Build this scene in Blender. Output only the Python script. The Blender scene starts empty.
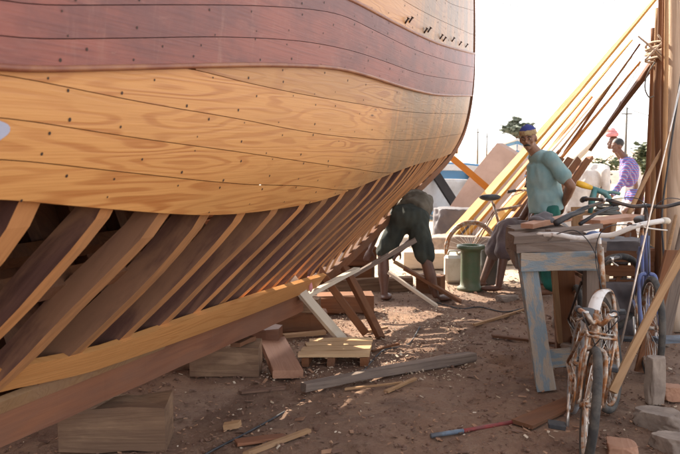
import bpy, bmesh, math, random
from mathutils import Vector, Matrix, noise
random.seed(11)
R = math.radians
sc = bpy.context.scene
COL = sc.collection

# ------------------------------------------------------------------ camera
FPX = 800.0; CAMZ = 1.45; PITCH = math.atan(77 / FPX)
cd = bpy.data.cameras.new('camera'); cam = bpy.data.objects.new('camera', cd); COL.objects.link(cam)
cam.location = (0, 0, CAMZ); cam.rotation_euler = (math.pi / 2 - PITCH, 0, 0)
cd.sensor_width = 36; cd.lens = 36 * FPX / 680; cd.clip_start = .05; cd.clip_end = 3000
cd.dof.use_dof = True; cd.dof.focus_distance = 5.2; cd.dof.aperture_fstop = 5.6
sc.camera = cam
_f = Vector((0, math.cos(PITCH), -math.sin(PITCH))); _u = Vector((0, math.sin(PITCH), math.cos(PITCH)))
def ray(px, py):
    return _f + Vector((1, 0, 0)) * ((px - 340) / FPX) + _u * ((227 - py) / FPX)
def P(px, py, Y):            # point seen at (px, py) standing Y metres away
    d = ray(px, py); return Vector((0, 0, CAMZ)) + d * (Y / d.y)
def G(px, py, z=0.0):        # point at height z seen at (px, py)
    d = ray(px, py); return Vector((0, 0, CAMZ)) + d * ((z - CAMZ) / d.z)
def proj(p):
    v = Vector(p) - Vector((0, 0, CAMZ)); w = v.dot(_f)
    return 340 + FPX * v.x / w, 227 - FPX * v.dot(_u) / w

# ------------------------------------------------------------------ materials
class NT:
    def __init__(s, name):
        s.m = bpy.data.materials.new(name); s.m.use_nodes = True
        s.t = s.m.node_tree; s.n = s.t.nodes; s.l = s.t.links
        s.b = s.n['Principled BSDF']
    def node(s, ty, **kw):
        n = s.n.new(ty)
        for k, v in kw.items(): setattr(n, k, v)
        return n
    def link(s, a, b): s.l.new(a, b)
    def math(s, op, a, b=None, c=None):
        n = s.node('ShaderNodeMath', operation=op)
        for i, v in enumerate((a, b, c)):
            if v is None: continue
            if isinstance(v, (int, float)): n.inputs[i].default_value = v
            else: s.link(v, n.inputs[i])
        return n.outputs[0]
    def mix(s, f, a, b, mode='MIX'):
        n = s.node('ShaderNodeMix', data_type='RGBA', blend_type=mode)
        for sock, v in ((n.inputs[0], f), (n.inputs[6], a), (n.inputs[7], b)):
            if isinstance(v, (int, float)): sock.default_value = v
            elif isinstance(v, tuple): sock.default_value = v if len(v) == 4 else v + (1,)
            else: s.link(v, sock)
        return n.outputs[2]
    def noise(s, vec, scale, detail=4, rough=.55, dist=0):
        n = s.node('ShaderNodeTexNoise'); n.inputs['Scale'].default_value = scale
        n.inputs['Detail'].default_value = detail; n.inputs['Roughness'].default_value = rough
        n.inputs['Distortion'].default_value = dist
        if vec is not None: s.link(vec, n.inputs['Vector'])
        return n.outputs['Fac']
    def ramp(s, f, a, b, smooth=True):       # remap f from a..b to 0..1
        n = s.node('ShaderNodeMapRange'); n.interpolation_type = 'SMOOTHSTEP' if smooth else 'LINEAR'
        s.link(f, n.inputs[0]); n.inputs[1].default_value = a; n.inputs[2].default_value = b
        return n.outputs[0]
    def scale(s, vec, sc3):
        n = s.node('ShaderNodeMapping'); n.inputs['Scale'].default_value = sc3
        s.link(vec, n.inputs['Vector']); return n.outputs[0]
    def bump(s, h, strength, dist=.01):
        n = s.node('ShaderNodeBump'); n.inputs['Strength'].default_value = strength
        n.inputs['Distance'].default_value = dist; s.link(h, n.inputs['Height'])
        s.link(n.outputs[0], s.b.inputs['Normal'])
    def coords(s, uv=False, per_object=True):
        tc = s.node('ShaderNodeTexCoord')
        v = tc.outputs['UV' if uv else 'Object']
        if per_object and not uv:
            oi = s.node('ShaderNodeObjectInfo')
            c = s.node('ShaderNodeCombineXYZ')
            s.link(s.math('MULTIPLY', oi.outputs['Random'], 37.0), c.inputs[0])
            s.link(s.math('MULTIPLY', oi.outputs['Random'], 11.0), c.inputs[1])
            a = s.node('ShaderNodeVectorMath', operation='ADD'); s.link(v, a.inputs[0]); s.link(c.outputs[0], a.inputs[1])
            v = a.outputs[0]
        return v
    def color(s, c): s.link(c, s.b.inputs['Base Color'])
    def rough(s, v):
        if isinstance(v, (int, float)): s.b.inputs['Roughness'].default_value = v
        else: s.link(v, s.b.inputs['Roughness'])

def wood(name, light, dark, grain=.6, knots=True, weather=None, wfac=.4, uv=False, rough=.6, rings=46, stain=False, bump=.35, gx_=.55, gy_=5.0):
    m = NT(name); v = m.coords(uv)
    s1 = m.scale(v, (gx_, gy_, gy_))
    n = m.noise(s1, 1.0, 2, .45, .2)
    if knots:
        kv = m.scale(v, (1.5 * gx_ / .55, 5.5 * gy_ / 5, 5.5 * gy_ / 5))
        vo = m.node('ShaderNodeTexVoronoi'); vo.inputs['Scale'].default_value = 1.0; m.link(kv, vo.inputs['Vector'])
        sep = m.node('ShaderNodeSeparateColor'); m.link(vo.outputs['Color'], sep.inputs[0])
        sel = m.math('GREATER_THAN', sep.outputs[0], .62)
        kd = m.math('MULTIPLY', m.ramp(vo.outputs['Distance'], .38, .0), sel)
        n = m.math('ADD', n, m.math('MULTIPLY', kd, .12))
    bands = m.math('SINE', m.math('MULTIPLY', n, rings * 2.2))
    bands = m.ramp(bands, -.2, 1.0)
    fib = m.noise(m.scale(v, (2.5, 130, 130)), 1.0, 3, .6)
    broad = m.noise(m.scale(v, (.7, 2.2, 2.2)), 1.0, 3, .6)
    vary = m.ramp(m.noise(m.scale(v, (.9, 4.5, 4.5)), 1.0, 2, .5), .38, .62)
    f = m.math('MULTIPLY', bands, m.math('MULTIPLY', m.math('ADD', .25, m.math('MULTIPLY', vary, .75)), grain))
    f = m.math('ADD', f, m.math('MULTIPLY', m.ramp(fib, .35, .75), .28))
    c = m.mix(f, light, dark)
    c = m.mix(m.math('MULTIPLY', m.ramp(broad, .3, .75), .45), c, tuple(x * .62 for x in light))
    if knots:
        core = m.math('MULTIPLY', m.ramp(vo.outputs['Distance'], .085, .045), sel)
        c = m.mix(m.math('MULTIPLY', core, .85), c, tuple(x * .22 for x in dark))
    oi2 = m.node('ShaderNodeObjectInfo')
    c = m.mix(1.0, c, m.mix(oi2.outputs['Random'], (.86, .85, .84), (1.08, 1.06, 1.05)), 'MULTIPLY')
    if weather:
        w = m.noise(m.scale(v, (.8, 3, 3)), 1.6, 6, .65, .4)
        c = m.mix(m.math('MULTIPLY', m.ramp(w, .38, .62), wfac), c, weather)
    if stain:
        sx = m.node('ShaderNodeSeparateXYZ'); m.link(v, sx.inputs[0])
        tc = m.node('ShaderNodeTexCoord'); so = m.node('ShaderNodeSeparateXYZ'); m.link(tc.outputs['Object'], so.inputs[0])
        edge = m.math('SUBTRACT', sx.outputs[0], m.math('MULTIPLY', so.outputs[2], .55))
        wn = m.noise(m.scale(tc.outputs['Object'], (1.6, 1.6, .35)), 1.3, 5, .7, .3)
        edge = m.math('ADD', edge, m.math('MULTIPLY', wn, 1.6))
        mask = m.ramp(edge, 1.0, 2.0)
        st = m.noise(m.scale(tc.outputs['Object'], (1.6, 1.6, .55)), 1.3, 7, .75, 1.2)
        mask = m.math('MULTIPLY', mask, m.math('ADD', .25, m.math('MULTIPLY', m.ramp(st, .36, .6), .55)))
        c = m.mix(mask, c, (.165, .112, .062))
    m.color(c); m.rough(rough); m.b.inputs['Specular IOR Level'].default_value = .5 if stain else .12
    h = m.math('ADD', m.math('MULTIPLY', fib, .8), m.math('MULTIPLY', bands, .25))
    m.bump(h, bump, .004)
    return m.m

def simple(name, c1, c2=None, nscale=8, rough=.7, metal=0, bump=0, bscale=40, lo=.35, hi=.65, streak=None):
    m = NT(name); v = m.coords()
    if streak: v = m.scale(v, streak)
    if c2 is None: c2 = tuple(x * .7 for x in c1)
    c = m.mix(m.ramp(m.noise(v, nscale, 6, .62, .2), lo, hi), c1, c2)
    m.color(c); m.rough(rough); m.b.inputs['Metallic'].default_value = metal
    if bump: m.bump(m.noise(v, bscale, 4, .6), bump, .006)
    return m.m

M = {}
M['pine'] = wood('planed_pine', (.60, .295, .095), (.37, .125, .028), .68, True, uv=True, rough=.45, stain=True, gx_=.75, gy_=9.0, rings=30)
def wale_mat():
    m = NT('oxblood_primer'); v = m.coords(True)
    n1 = m.noise(m.scale(v, (.9, 2, 2)), 1.5, 6, .65, .3)
    c = m.mix(m.ramp(n1, .36, .64), (.27, .082, .062), (.155, .055, .052))
    n2 = m.noise(m.scale(v, (1.5, 4, 4)), 2.5, 7, .75, .6)
    c = m.mix(m.math('MULTIPLY', m.ramp(n2, .54, .68), .38), c, (.33, .15, .12))
    tc = m.node('ShaderNodeTexCoord')
    st = m.noise(m.scale(tc.outputs['Object'], (5, 5, .5)), 1.6, 5, .7, .3)
    c = m.mix(m.math('MULTIPLY', m.ramp(st, .56, .78), .5), c, (.36, .19, .15))
    fib = m.noise(m.scale(v, (3, 110, 110)), 1, 3, .6)
    c = m.mix(m.math('MULTIPLY', m.ramp(fib, .45, .75), .45), c, (.105, .03, .03))
    sp = m.noise(m.scale(v, (14, 30, 1)), 1.0, 4, .7)
    c = m.mix(m.math('MULTIPLY', m.ramp(sp, .66, .74), .6), c, (.42, .27, .22))
    m.color(c); m.rough(.5); m.bump(fib, .35, .003); return m.m
M['wale'] = wale_mat()
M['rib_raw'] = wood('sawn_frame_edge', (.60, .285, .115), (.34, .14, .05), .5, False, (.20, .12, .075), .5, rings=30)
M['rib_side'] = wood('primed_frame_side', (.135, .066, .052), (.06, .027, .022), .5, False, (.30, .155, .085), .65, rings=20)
M['keel'] = wood('primed_keel', (.29, .125, .068), (.17, .066, .04), .5, False, (.15, .085, .06), .45, rings=20)
M['garboard'] = wood('golden_plank', (.66, .32, .115), (.46, .18, .05), .45, True, uv=True, rough=.5)
M['block'] = wood('old_grey_timber', (.33, .205, .125), (.14, .08, .048), .6, False, (.13, .075, .05), .75, rough=.9, bump=1.0)
M['yellow'] = wood('yellow_lumber', (.50, .265, .060), (.38, .17, .035), .35, True, rough=.55)
M['orange'] = wood('orange_lumber', (.42, .16, .03), (.36, .13, .03), .35, False, rough=.55)
M['pale'] = wood('pale_lumber', (.66, .56, .44), (.5, .4, .28), .3, False, rough=.7)
M['brown'] = wood('brown_lumber', (.22, .095, .045), (.13, .05, .025), .5, False, (.12, .08, .06), .4, rough=.75)
M['tan'] = wood('tan_lumber', (.42, .25, .13), (.28, .15, .07), .5, True, (.28, .18, .12), .4, rough=.75)
M['grey'] = wood('grey_driftwood', (.25, .19, .15), (.14, .10, .08), .55, False, (.13, .10, .09), .5, rough=.9, bump=.9)
M['pink'] = wood('pinkish_board', (.46, .25, .16), (.33, .16, .10), .4, False, (.28, .14, .09), .3, rough=.7)
M['slat'] = wood('pallet_pine', (.62, .42, .24), (.42, .25, .12), .4, False, (.40, .24, .13), .3, rough=.75)
M['bark'] = wood('bleached_trunk', (.72, .55, .41), (.42, .28, .19), .6, False, (.6, .48, .38), .5, rough=.9, bump=1.0)
M['bluepaint'] = simple('flaking_blue_paint', (.19, .225, .245), (.33, .26, .20), 7, .85, 0, .8, 50, .44, .56, streak=(1, 3.5, 3.5))
M['nail'] = simple('iron_nail', (.035, .022, .018), (.06, .03, .02), 10, .6, .3)
M['dark'] = simple('dark_gap', (.02, .014, .012), None, 5, .9)
M['lip'] = simple('primed_lip', (.20, .06, .03), (.30, .12, .05), 6, .5)
M['tyre'] = simple('dusty_tyre', (.035, .033, .032), (.10, .085, .07), 12, .85, 0, .4, 120)
M['whitewall'] = simple('grey_tyre', (.30, .31, .33), (.18, .17, .16), 12, .8)
M['rust'] = simple('rusty_chrome', (.30, .13, .05), (.42, .36, .30), 25, .45, .7, .3, 90, .4, .6)
M['chrome'] = simple('dull_chrome', (.62, .58, .54), (.40, .27, .17), 18, .35, .8, .1, 80, .5, .75)
M['whiteenamel'] = simple('chipped_white_enamel', (.70, .66, .62), (.42, .33, .26), 16, .4, 0, .1, 60, .5, .75)
M['black'] = simple('black_rubber', (.022, .022, .026), (.05, .045, .045), 14, .6)
M['blackpaint'] = simple('black_enamel', (.03, .028, .03), (.09, .06, .045), 14, .4, .2)
M['bluecloth'] = simple('blue_cover', (.05, .10, .26), (.09, .13, .25), 14, .75)
M['blueframe'] = simple('blue_enamel', (.10, .13, .30), (.13, .13, .20), 10, .4)
M['teal'] = simple('teal_tool_paint', (.06, .20, .20), (.12, .20, .18), 12, .5, .2)
M['yellowp'] = simple('yellow_handle', (.75, .42, .03), None, 12, .5)
M['greenp'] = simple('green_enamel', (.075, .115, .055), (.12, .12, .065), 5, .55, 0, .2, 30)
M['greyp'] = simple('grey_drum_paint', (.10, .10, .09), (.14, .11, .08), 5, .7)
M['whitep'] = simple('white_plastic', (.62, .57, .50), (.48, .42, .34), 6, .6)
M['stone'] = simple('pale_stone', (.30, .23, .18), (.19, .14, .11), 7, .95, 0, .8, 30)
M['skin'] = simple('brown_skin', (.27, .135, .08), (.21, .10, .06), 12, .5, 0, .1, 120)
M['skin_dark'] = simple('dark_brown_skin', (.14, .062, .036), (.11, .048, .03), 12, .5, 0, .1, 120)
M['hair'] = simple('black_hair', (.02, .017, .016), None, 60, .6, 0, .5, 200)
def cloth(name, c1, c2, s=6, b=.5): return simple(name, c1, c2, s, .9, 0, b, 14)
M['shirt_teal'] = cloth('faded_teal_cotton', (.20, .33, .34), (.27, .37, .36), 5)
M['trousers_green'] = cloth('green_cotton', (.015, .15, .115), (.02, .10, .085))
M['shorts_dark'] = cloth('dark_olive_cotton', (.022, .026, .02), (.04, .042, .03))
M['shirt_olive'] = cloth('faded_khaki_cotton', (.15, .12, .085), (.10, .08, .055))
M['cloth_purple'] = cloth('dusty_purple_cotton', (.105, .075, .08), (.15, .11, .105))
M['cloth_white'] = cloth('white_cotton', (.62, .58, .55), (.5, .46, .43))
M['cap_blue'] = cloth('navy_knit', (.025, .035, .19), (.04, .05, .22), 30)
M['cap_tan'] = cloth('tan_knit', (.42, .33, .17), (.28, .17, .09), 30)
M['pinkcloth'] = cloth('pink_turban', (.65, .28, .28), (.55, .22, .22), 20)
def plaid():
    m = NT('blue_red_plaid'); v = m.coords(False, False)
    a = m.node('ShaderNodeTexWave', wave_type='BANDS', bands_direction='Z'); a.inputs['Scale'].default_value = 8.5; a.inputs['Distortion'].default_value = 1.0
    b = m.node('ShaderNodeTexWave', wave_type='BANDS', bands_direction='DIAGONAL'); b.inputs['Scale'].default_value = 8; b.inputs['Distortion'].default_value = 1.0
    m.link(v, a.inputs[0]); m.link(v, b.inputs[0])
    c = m.mix(m.ramp(a.outputs['Fac'], .45, .6), (.06, .12, .38), (.24, .06, .16))
    c = m.mix(m.math('MULTIPLY', m.ramp(b.outputs['Fac'], .7, .85), .6), c, (.36, .33, .42))
    m.color(c); m.rough(.9); return m.m
M['plaid'] = plaid()
M['boatwhite'] = simple('white_boat_paint', (.62, .63, .63), (.5, .48, .45), 3, .5)
M['boatblue'] = simple('blue_boat_paint', (.07, .20, .36), (.10, .22, .33), 3, .5)
M['beige'] = simple('dusty_pink_plywood', (.46, .34, .29), (.36, .26, .22), 1.6, .85, 0, .4, 20)
M['tarp'] = simple('grey_tarpaulin', (.085, .075, .08), (.13, .11, .11), 4, .8, 0, .6, 9)
M['house'] = simple('pale_render', (.6, .56, .5), (.5, .46, .41), 2, .9)
M['glassdark'] = simple('dark_opening', (.05, .05, .055), None, 3, .4)
M['leaf_grey'] = simple('glare_paled_leaf', (.13, .16, .11), (.19, .20, .15), 6, .7)  # leaf colour paled to stand in for background glare
M['leaf'] = simple('olive_leaf', (.06, .085, .03), (.10, .10, .045), 6, .7)
M['trunk'] = simple('tree_bark', (.16, .11, .08), None, 8, .9, 0, .6)
M['redpaint'] = simple('red_paint', (.28, .04, .035), (.16, .04, .035), 14, .6)
M['greenblue'] = simple('blue_grey_pipe', (.13, .17, .22), (.10, .10, .11), 14, .6)
M['rope'] = simple('pale_rope', (.5, .38, .28), (.34, .24, .17), 40, .9, 0, .6, 150)
M['chipwood'] = simple('wood_chip', (.42, .24, .14), (.24, .12, .07), 3, .9)
M['chipred'] = simple('red_wood_chip', (.20, .11, .072), (.14, .075, .05), 3, .9)
M['chippale'] = simple('pale_wood_chip', (.62, .5, .38), (.45, .33, .22), 3, .9)
M['patch'] = simple('pale_blue_putty', (.42, .44, .55), (.36, .38, .5), 6, .6)

def ground_mat():
    m = NT('trampled_sawdust_earth'); tc = m.node('ShaderNodeTexCoord'); v = tc.outputs['Object']
    a = m.noise(v, .9, 6, .6, .2); b = m.noise(v, 9, 8, .7); c3 = m.noise(v, 60, 5, .7)
    c = m.mix(m.ramp(a, .35, .65), (.245, .135, .082), (.165, .088, .055))
    c = m.mix(m.math('MULTIPLY', m.ramp(b, .42, .62), .55), c, (.25, .155, .10))
    c = m.mix(m.math('MULTIPLY', m.ramp(c3, .55, .7), .6), c, (.33, .22, .145))
    c = m.mix(m.math('MULTIPLY', m.ramp(c3, .42, .3), .7), c, (.045, .026, .018))
    dr = m.noise(v, 1.7, 5, .6, .8)
    c = m.mix(m.math('MULTIPLY', m.ramp(dr, .52, .66), .5), c, (.34, .20, .12))
    dk = m.noise(v, 2.6, 4, .6, .5)
    c = m.mix(m.math('MULTIPLY', m.ramp(dk, .55, .7), .45), c, (.085, .045, .03))
    sx = m.node('ShaderNodeSeparateXYZ'); m.link(v, sx.inputs[0])
    rt = m.math('MULTIPLY', sx.outputs[0], .9)
    yy = m.math('MAXIMUM', sx.outputs[1], m.math('ADD', m.math('MAXIMUM', rt, m.math('MULTIPLY', sx.outputs[0], -1.2)), 5.6))  # pale sand carried out to both sides to bounce warm light
    far = m.ramp(m.math('ADD', yy, m.math('MULTIPLY', a, 2.0)), 8.6, 10.4)
    sand = m.mix(m.ramp(b, .35, .65), (.52, .40, .29), (.40, .30, .21))
    c = m.mix(far, c, sand)
    m.color(c); m.rough(.95)
    h = m.math('ADD', m.math('MULTIPLY', b, 1.0), m.math('MULTIPLY', c3, .35))
    m.bump(h, .9, .03); return m.m
M['ground'] = ground_mat()

# ------------------------------------------------------------------ mesh helpers
class MB:
    def __init__(s): s.v = []; s.f = []; s.mi = []; s.uv = {}; s.sm = []
    def add(s, verts, faces, mi=0, smooth=False, uvs=None):
        o = len(s.v); s.v += [Vector(q) for q in verts]
        for k, fc in enumerate(faces):
            s.f.append([i + o for i in fc]); s.mi.append(mi); s.sm.append(smooth)
            if uvs: s.uv[len(s.f) - 1] = [uvs[i] for i in fc]
    def tube(s, pts, rad, n=8, mi=0, cap=True, smooth=True, flat=1.0):
        pts = [Vector(p) for p in pts]
        if not isinstance(rad, (list, tuple)): rad = [rad] * len(pts)
        rings = []; t0 = (pts[1] - pts[0]).normalized()
        up = Vector((0, 0, 1)) if abs(t0.z) < .9 else Vector((1, 0, 0))
        x = t0.cross(up).normalized()
        V = []
        for i, p in enumerate(pts):
            t = (pts[min(i + 1, len(pts) - 1)] - pts[max(i - 1, 0)]).normalized()
            x = (x - t * x.dot(t))
            x = x.normalized() if x.length > 1e-6 else t.orthogonal().normalized()
            y = t.cross(x)
            for k in range(n):
                a = 2 * math.pi * k / n
                V.append(p + (x * math.cos(a) + y * math.sin(a) * flat) * rad[i])
        F = [[i * n + k, i * n + (k + 1) % n, (i + 1) * n + (k + 1) % n, (i + 1) * n + k] for i in range(len(pts) - 1) for k in range(n)]
        if cap: F += [list(range(n))[::-1], [(len(pts) - 1) * n + k for k in range(n)]]
        s.add(V, F, mi, smooth)
    def ell(s, c, r, mi=0, rot=None, nu=14, nv=9):
        c = Vector(c); V = []
        for j in range(nv + 1):
            th = math.pi * j / nv
            for i in range(nu):
                ph = 2 * math.pi * i / nu
                q = Vector((r[0] * math.sin(th) * math.cos(ph), r[1] * math.sin(th) * math.sin(ph), r[2] * math.cos(th)))
                if rot: q = rot @ q
                V.append(c + q)
        F = [[j * nu + i, (j + 1) * nu + i, (j + 1) * nu + (i + 1) % nu, j * nu + (i + 1) % nu] for j in range(nv) for i in range(nu)]
        s.add(V, F, mi, True)
    def box(s, lo, hi, mi=0, mat=None, ch=0.0):
        x0, y0, z0 = lo; x1, y1, z1 = hi
        if ch <= 0:
            V = [Vector(q) for q in ((x0, y0, z0), (x1, y0, z0), (x1, y1, z0), (x0, y1, z0), (x0, y0, z1), (x1, y0, z1), (x1, y1, z1), (x0, y1, z1))]
            F = [[0, 3, 2, 1], [4, 5, 6, 7], [0, 1, 5, 4], [1, 2, 6, 5], [2, 3, 7, 6], [3, 0, 4, 7]]
        else:
            bm = bmesh.new(); bmesh.ops.create_cube(bm, size=1)
            for v in bm.verts: v.co = Vector(((x0 + x1) / 2 + v.co.x * (x1 - x0), (y0 + y1) / 2 + v.co.y * (y1 - y0), (z0 + z1) / 2 + v.co.z * (z1 - z0)))
            bmesh.ops.bevel(bm, geom=list(bm.edges), offset=ch, segments=1, affect='EDGES')
            bm.verts.index_update(); V = [v.co.copy() for v in bm.verts]; F = [[v.index for v in f.verts] for f in bm.faces]; bm.free()
        if mat is not None: V = [mat @ q for q in V]
        s.add(V, F, mi)
    def torus(s, c, ax, R_, r, n=36, m=8, mi=0, a0=0, a1=2 * math.pi, flat=1.0):
        c = Vector(c); ax = Vector(ax).normalized(); e = ax.orthogonal().normalized()
        zz = Vector((0, 0, 1)); h = ax.cross(zz)
        if h.length > .1: e = h.normalized()
        g = ax.cross(e); V = []; full = abs(a1 - a0 - 2 * math.pi) < 1e-6
        cnt = n if full else n + 1
        for i in range(cnt):
            a = a0 + (a1 - a0) * i / n; d = e * math.cos(a) + g * math.sin(a)
            for k in range(m):
                b = 2 * math.pi * k / m
                V.append(c + d * (R_ + r * math.cos(b)) + ax * (r * flat * math.sin(b)))
        F = [[i * m + k, ((i + 1) % cnt) * m + k, ((i + 1) % cnt) * m + (k + 1) % m, i * m + (k + 1) % m] for i in range(n if full else n) for k in range(m)]
        s.add(V, F, mi, True)
    def lathe(s, prof, n=24, mi=0, mat=None, smooth=True):
        V = []
        for (r, z) in prof:
            for k in range(n):
                a = 2 * math.pi * k / n; q = Vector((r * math.cos(a), r * math.sin(a), z))
                V.append(mat @ q if mat is not None else q)
        F = [[i * n + k, i * n + (k + 1) % n, (i + 1) * n + (k + 1) % n, (i + 1) * n + k] for i in range(len(prof) - 1) for k in range(n)]
        s.add(V, F, mi, smooth)
    def prism(s, poly, thick, mat, mi=0):   # poly in local xz, thickness along local y
        n = len(poly); V = [mat @ Vector((x, -thick / 2, z)) for x, z in poly] + [mat @ Vector((x, thick / 2, z)) for x, z in poly]
        F = [list(range(n)), list(range(n, 2 * n))[::-1]] + [[i, i + n, (i + 1) % n + n, (i + 1) % n] for i in range(n)]
        s.add(V, F, mi)
    def build(s, name, mats, parent=None, origin=None):
        if not isinstance(mats, (list, tuple)): mats = [mats]
        me = bpy.data.meshes.new(name)
        o = Vector(origin) if origin is not None else Vector((0, 0, 0))
        me.from_pydata([tuple(v - o) for v in s.v], [], s.f)
        for m_ in mats: me.materials.append(m_)
        me.polygons.foreach_set('material_index', s.mi); me.polygons.foreach_set('use_smooth', s.sm)
        if s.uv:
            ul = me.uv_layers.new(name='UVMap')
            for p in me.polygons:
                if p.index in s.uv:
                    for li, u in zip(p.loop_indices, s.uv[p.index]): ul.data[li].uv = u
        bm = bmesh.new(); bm.from_mesh(me); bmesh.ops.recalc_face_normals(bm, faces=bm.faces); bm.to_mesh(me); bm.free()
        ob = bpy.data.objects.new(name, me); COL.objects.link(ob); ob.location = o
        if parent is not None:
            ob.parent = parent
            if origin is None: ob.location = -parent.location if parent.get('_w') else (0, 0, 0)
        return ob

def empty(name, loc=(0, 0, 0), world_parts=False):
    o = bpy.data.objects.new(name, None); COL.objects.link(o); o.location = loc; o.empty_display_size = .1
    if world_parts: o['_w'] = 1
    return o
def tag(o, label, cat, group=None, kind=None):
    if label: o['label'] = label
    if cat: o['category'] = cat
    if group: o['group'] = group
    if kind: o['kind'] = kind
    return o

def frame_matrix(p0, p1, up=(0, 0, 1), roll=0):
    p0 = Vector(p0); p1 = Vector(p1); x = (p1 - p0).normalized(); up = Vector(up)
    if abs(x.dot(up.normalized())) > .98: up = Vector((0, -1, 0))
    y = up.cross(x).normalized(); z = x.cross(y)
    m = Matrix((x, y, z)).transposed().to_4x4()
    return Matrix.Translation(p0) @ m @ Matrix.Rotation(roll, 4, 'X')

def beam_mesh(L, w, h, w1=None, h1=None, jit=.004, n=None, wane=0.0, seed=0):
    """a sawn timber along local X with uneven, worn edges"""
    rnd = random.Random(seed); w1 = w if w1 is None else w1; h1 = h if h1 is None else h1
    n = n or max(3, int(L / .22)); mb = MB(); V = []
    bw = rnd.uniform(-1, 1) * .006 * L; bh = rnd.uniform(-1, 1) * .004 * L
    for i in range(n + 1):
        t = i / n; a = (w + (w1 - w) * t) / 2; b = (h + (h1 - h) * t) / 2
        c = min(a, b) * rnd.uniform(.10, .22); sy = bw * math.sin(math.pi * t) ; sz = bh * math.sin(math.pi * t)
        pts = [(a - c, -b), (a, -b + c), (a, b - c), (a - c, b), (-a + c, b), (-a, b - c), (-a, -b + c), (-a + c, -b)]
        ex = (rnd.uniform(-1, 1) * .01 if i in (0, n) else 0)
        for (y, z) in pts:
            V.append(Vector((t * L + ex * (y / (a + 1e-6)), y + sy + rnd.uniform(-jit, jit), z + sz + rnd.uniform(-jit, jit))))
    F = [[i * 8 + k, i * 8 + (k + 1) % 8, (i + 1) * 8 + (k + 1) % 8, (i + 1) * 8 + k] for i in range(n) for k in range(8)]
    F += [list(range(8))[::-1], [n * 8 + k for k in range(8)]]
    mb.add(V, F); return mb
_bs = [100]
def timber(name, label, cat, p0, p1, w, h, mat, group=None, up=(0, 0, 1), roll=0, w1=None, h1=None, jit=.003, parent=None):
    _bs[0] += 1
    L = (Vector(p1) - Vector(p0)).length
    mb = beam_mesh(L, w, h, w1, h1, jit, seed=_bs[0])
    o = mb.build(name, mat); mtx = frame_matrix(p0, p1, up, roll)
    if parent is not None:
        o.parent = parent; o.matrix_local = parent.matrix_basis.inverted() @ mtx
    else:
        o.matrix_world = mtx
        tag(o, label, cat, group)
    return o

def catmull(pts, n):
    pts = [Vector(p) for p in pts]; out = []
    q = [2 * pts[0] - pts[1]] + pts + [2 * pts[-1] - pts[-2]]
    for i in range(1, len(q) - 2):
        for k in range(n):
            t = k / n; a, b, c, d = q[i - 1], q[i], q[i + 1], q[i + 2]
            out.append(.5 * ((2 * b) + (c - a) * t + (2 * a - 5 * b + 4 * c - d) * t * t + (3 * b - a - 3 * c + d) * t ** 3))
    out.append(pts[-1]); return out
def lerp_table(tab, x):
    if x <= tab[0][0]: return tab[0][1]
    for (a, b), (c, d) in zip(tab, tab[1:]):
        if x <= c: return b + (d - b) * (x - a) / (c - a)
    return tab[-1][1]
def smooth_table(tab, x):      # monotone-ish hermite
    if x <= tab[0][0]: return tab[0][1]
    if x >= tab[-1][0]: return tab[-1][1]
    n = len(tab)
    def sl(i):
        if i == 0: return (tab[1][1] - tab[0][1]) / (tab[1][0] - tab[0][0])
        if i == n - 1: return (tab[-1][1] - tab[-2][1]) / (tab[-1][0] - tab[-2][0])
        return (tab[i + 1][1] - tab[i - 1][1]) / (tab[i + 1][0] - tab[i - 1][0])
    for i in range(n - 1):
        if x <= tab[i + 1][0]:
            h = tab[i + 1][0] - tab[i][0]; t = (x - tab[i][0]) / h
            return ((2 * t ** 3 - 3 * t * t + 1) * tab[i][1] + (t ** 3 - 2 * t * t + t) * h * sl(i)
                    + (-2 * t ** 3 + 3 * t * t) * tab[i + 1][1] + (t ** 3 - t * t) * h * sl(i + 1))

# ------------------------------------------------------------------ THE BOAT
DIR = Vector((.4, 1, 0)); NRM = Vector((1, -.4, 0)).normalized()
C0 = Vector((-1.11, 3.87, 0))
def cl(t): return C0 + DIR * t
STEM = [(.26, 1.2), (.34, 1.85), (.41, 2.4), (.62, 3.35), (.89, 4.35), (1.13, 5.35), (1.39, 6.25), (1.75, 6.93), (2.3, 7.30), (2.9, 7.34), (3.6, 7.28), (5, 7.2)]
def te(z): return smooth_table(STEM, z)
BT = [(.26, .05), (.40, .07), (.50, .16), (.7, .35), (1.0, .62), (1.2, .77), (1.5, .88), (2.0, .95), (2.5, 1.0), (3.5, 1.02), (5, 1.03)]
def bb(t, z):
    T = te(z); B = smooth_table(BT, z)
    if t >= T: return 0.0
    if t <= -1.0:
        return B * (1 - .25 * max(0, (-2.2 - t) / 2.2) ** 1.5)
    return B * (1 - ((t + 1) / (T + 1)) ** 2.2)
def S(t, z, off=0.0, side=1):
    T = te(z); tt = min(t, T)
    p = cl(tt) + NRM * ((max(bb(tt, z), .0) + off) * side); p.z = z
    return p
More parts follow.
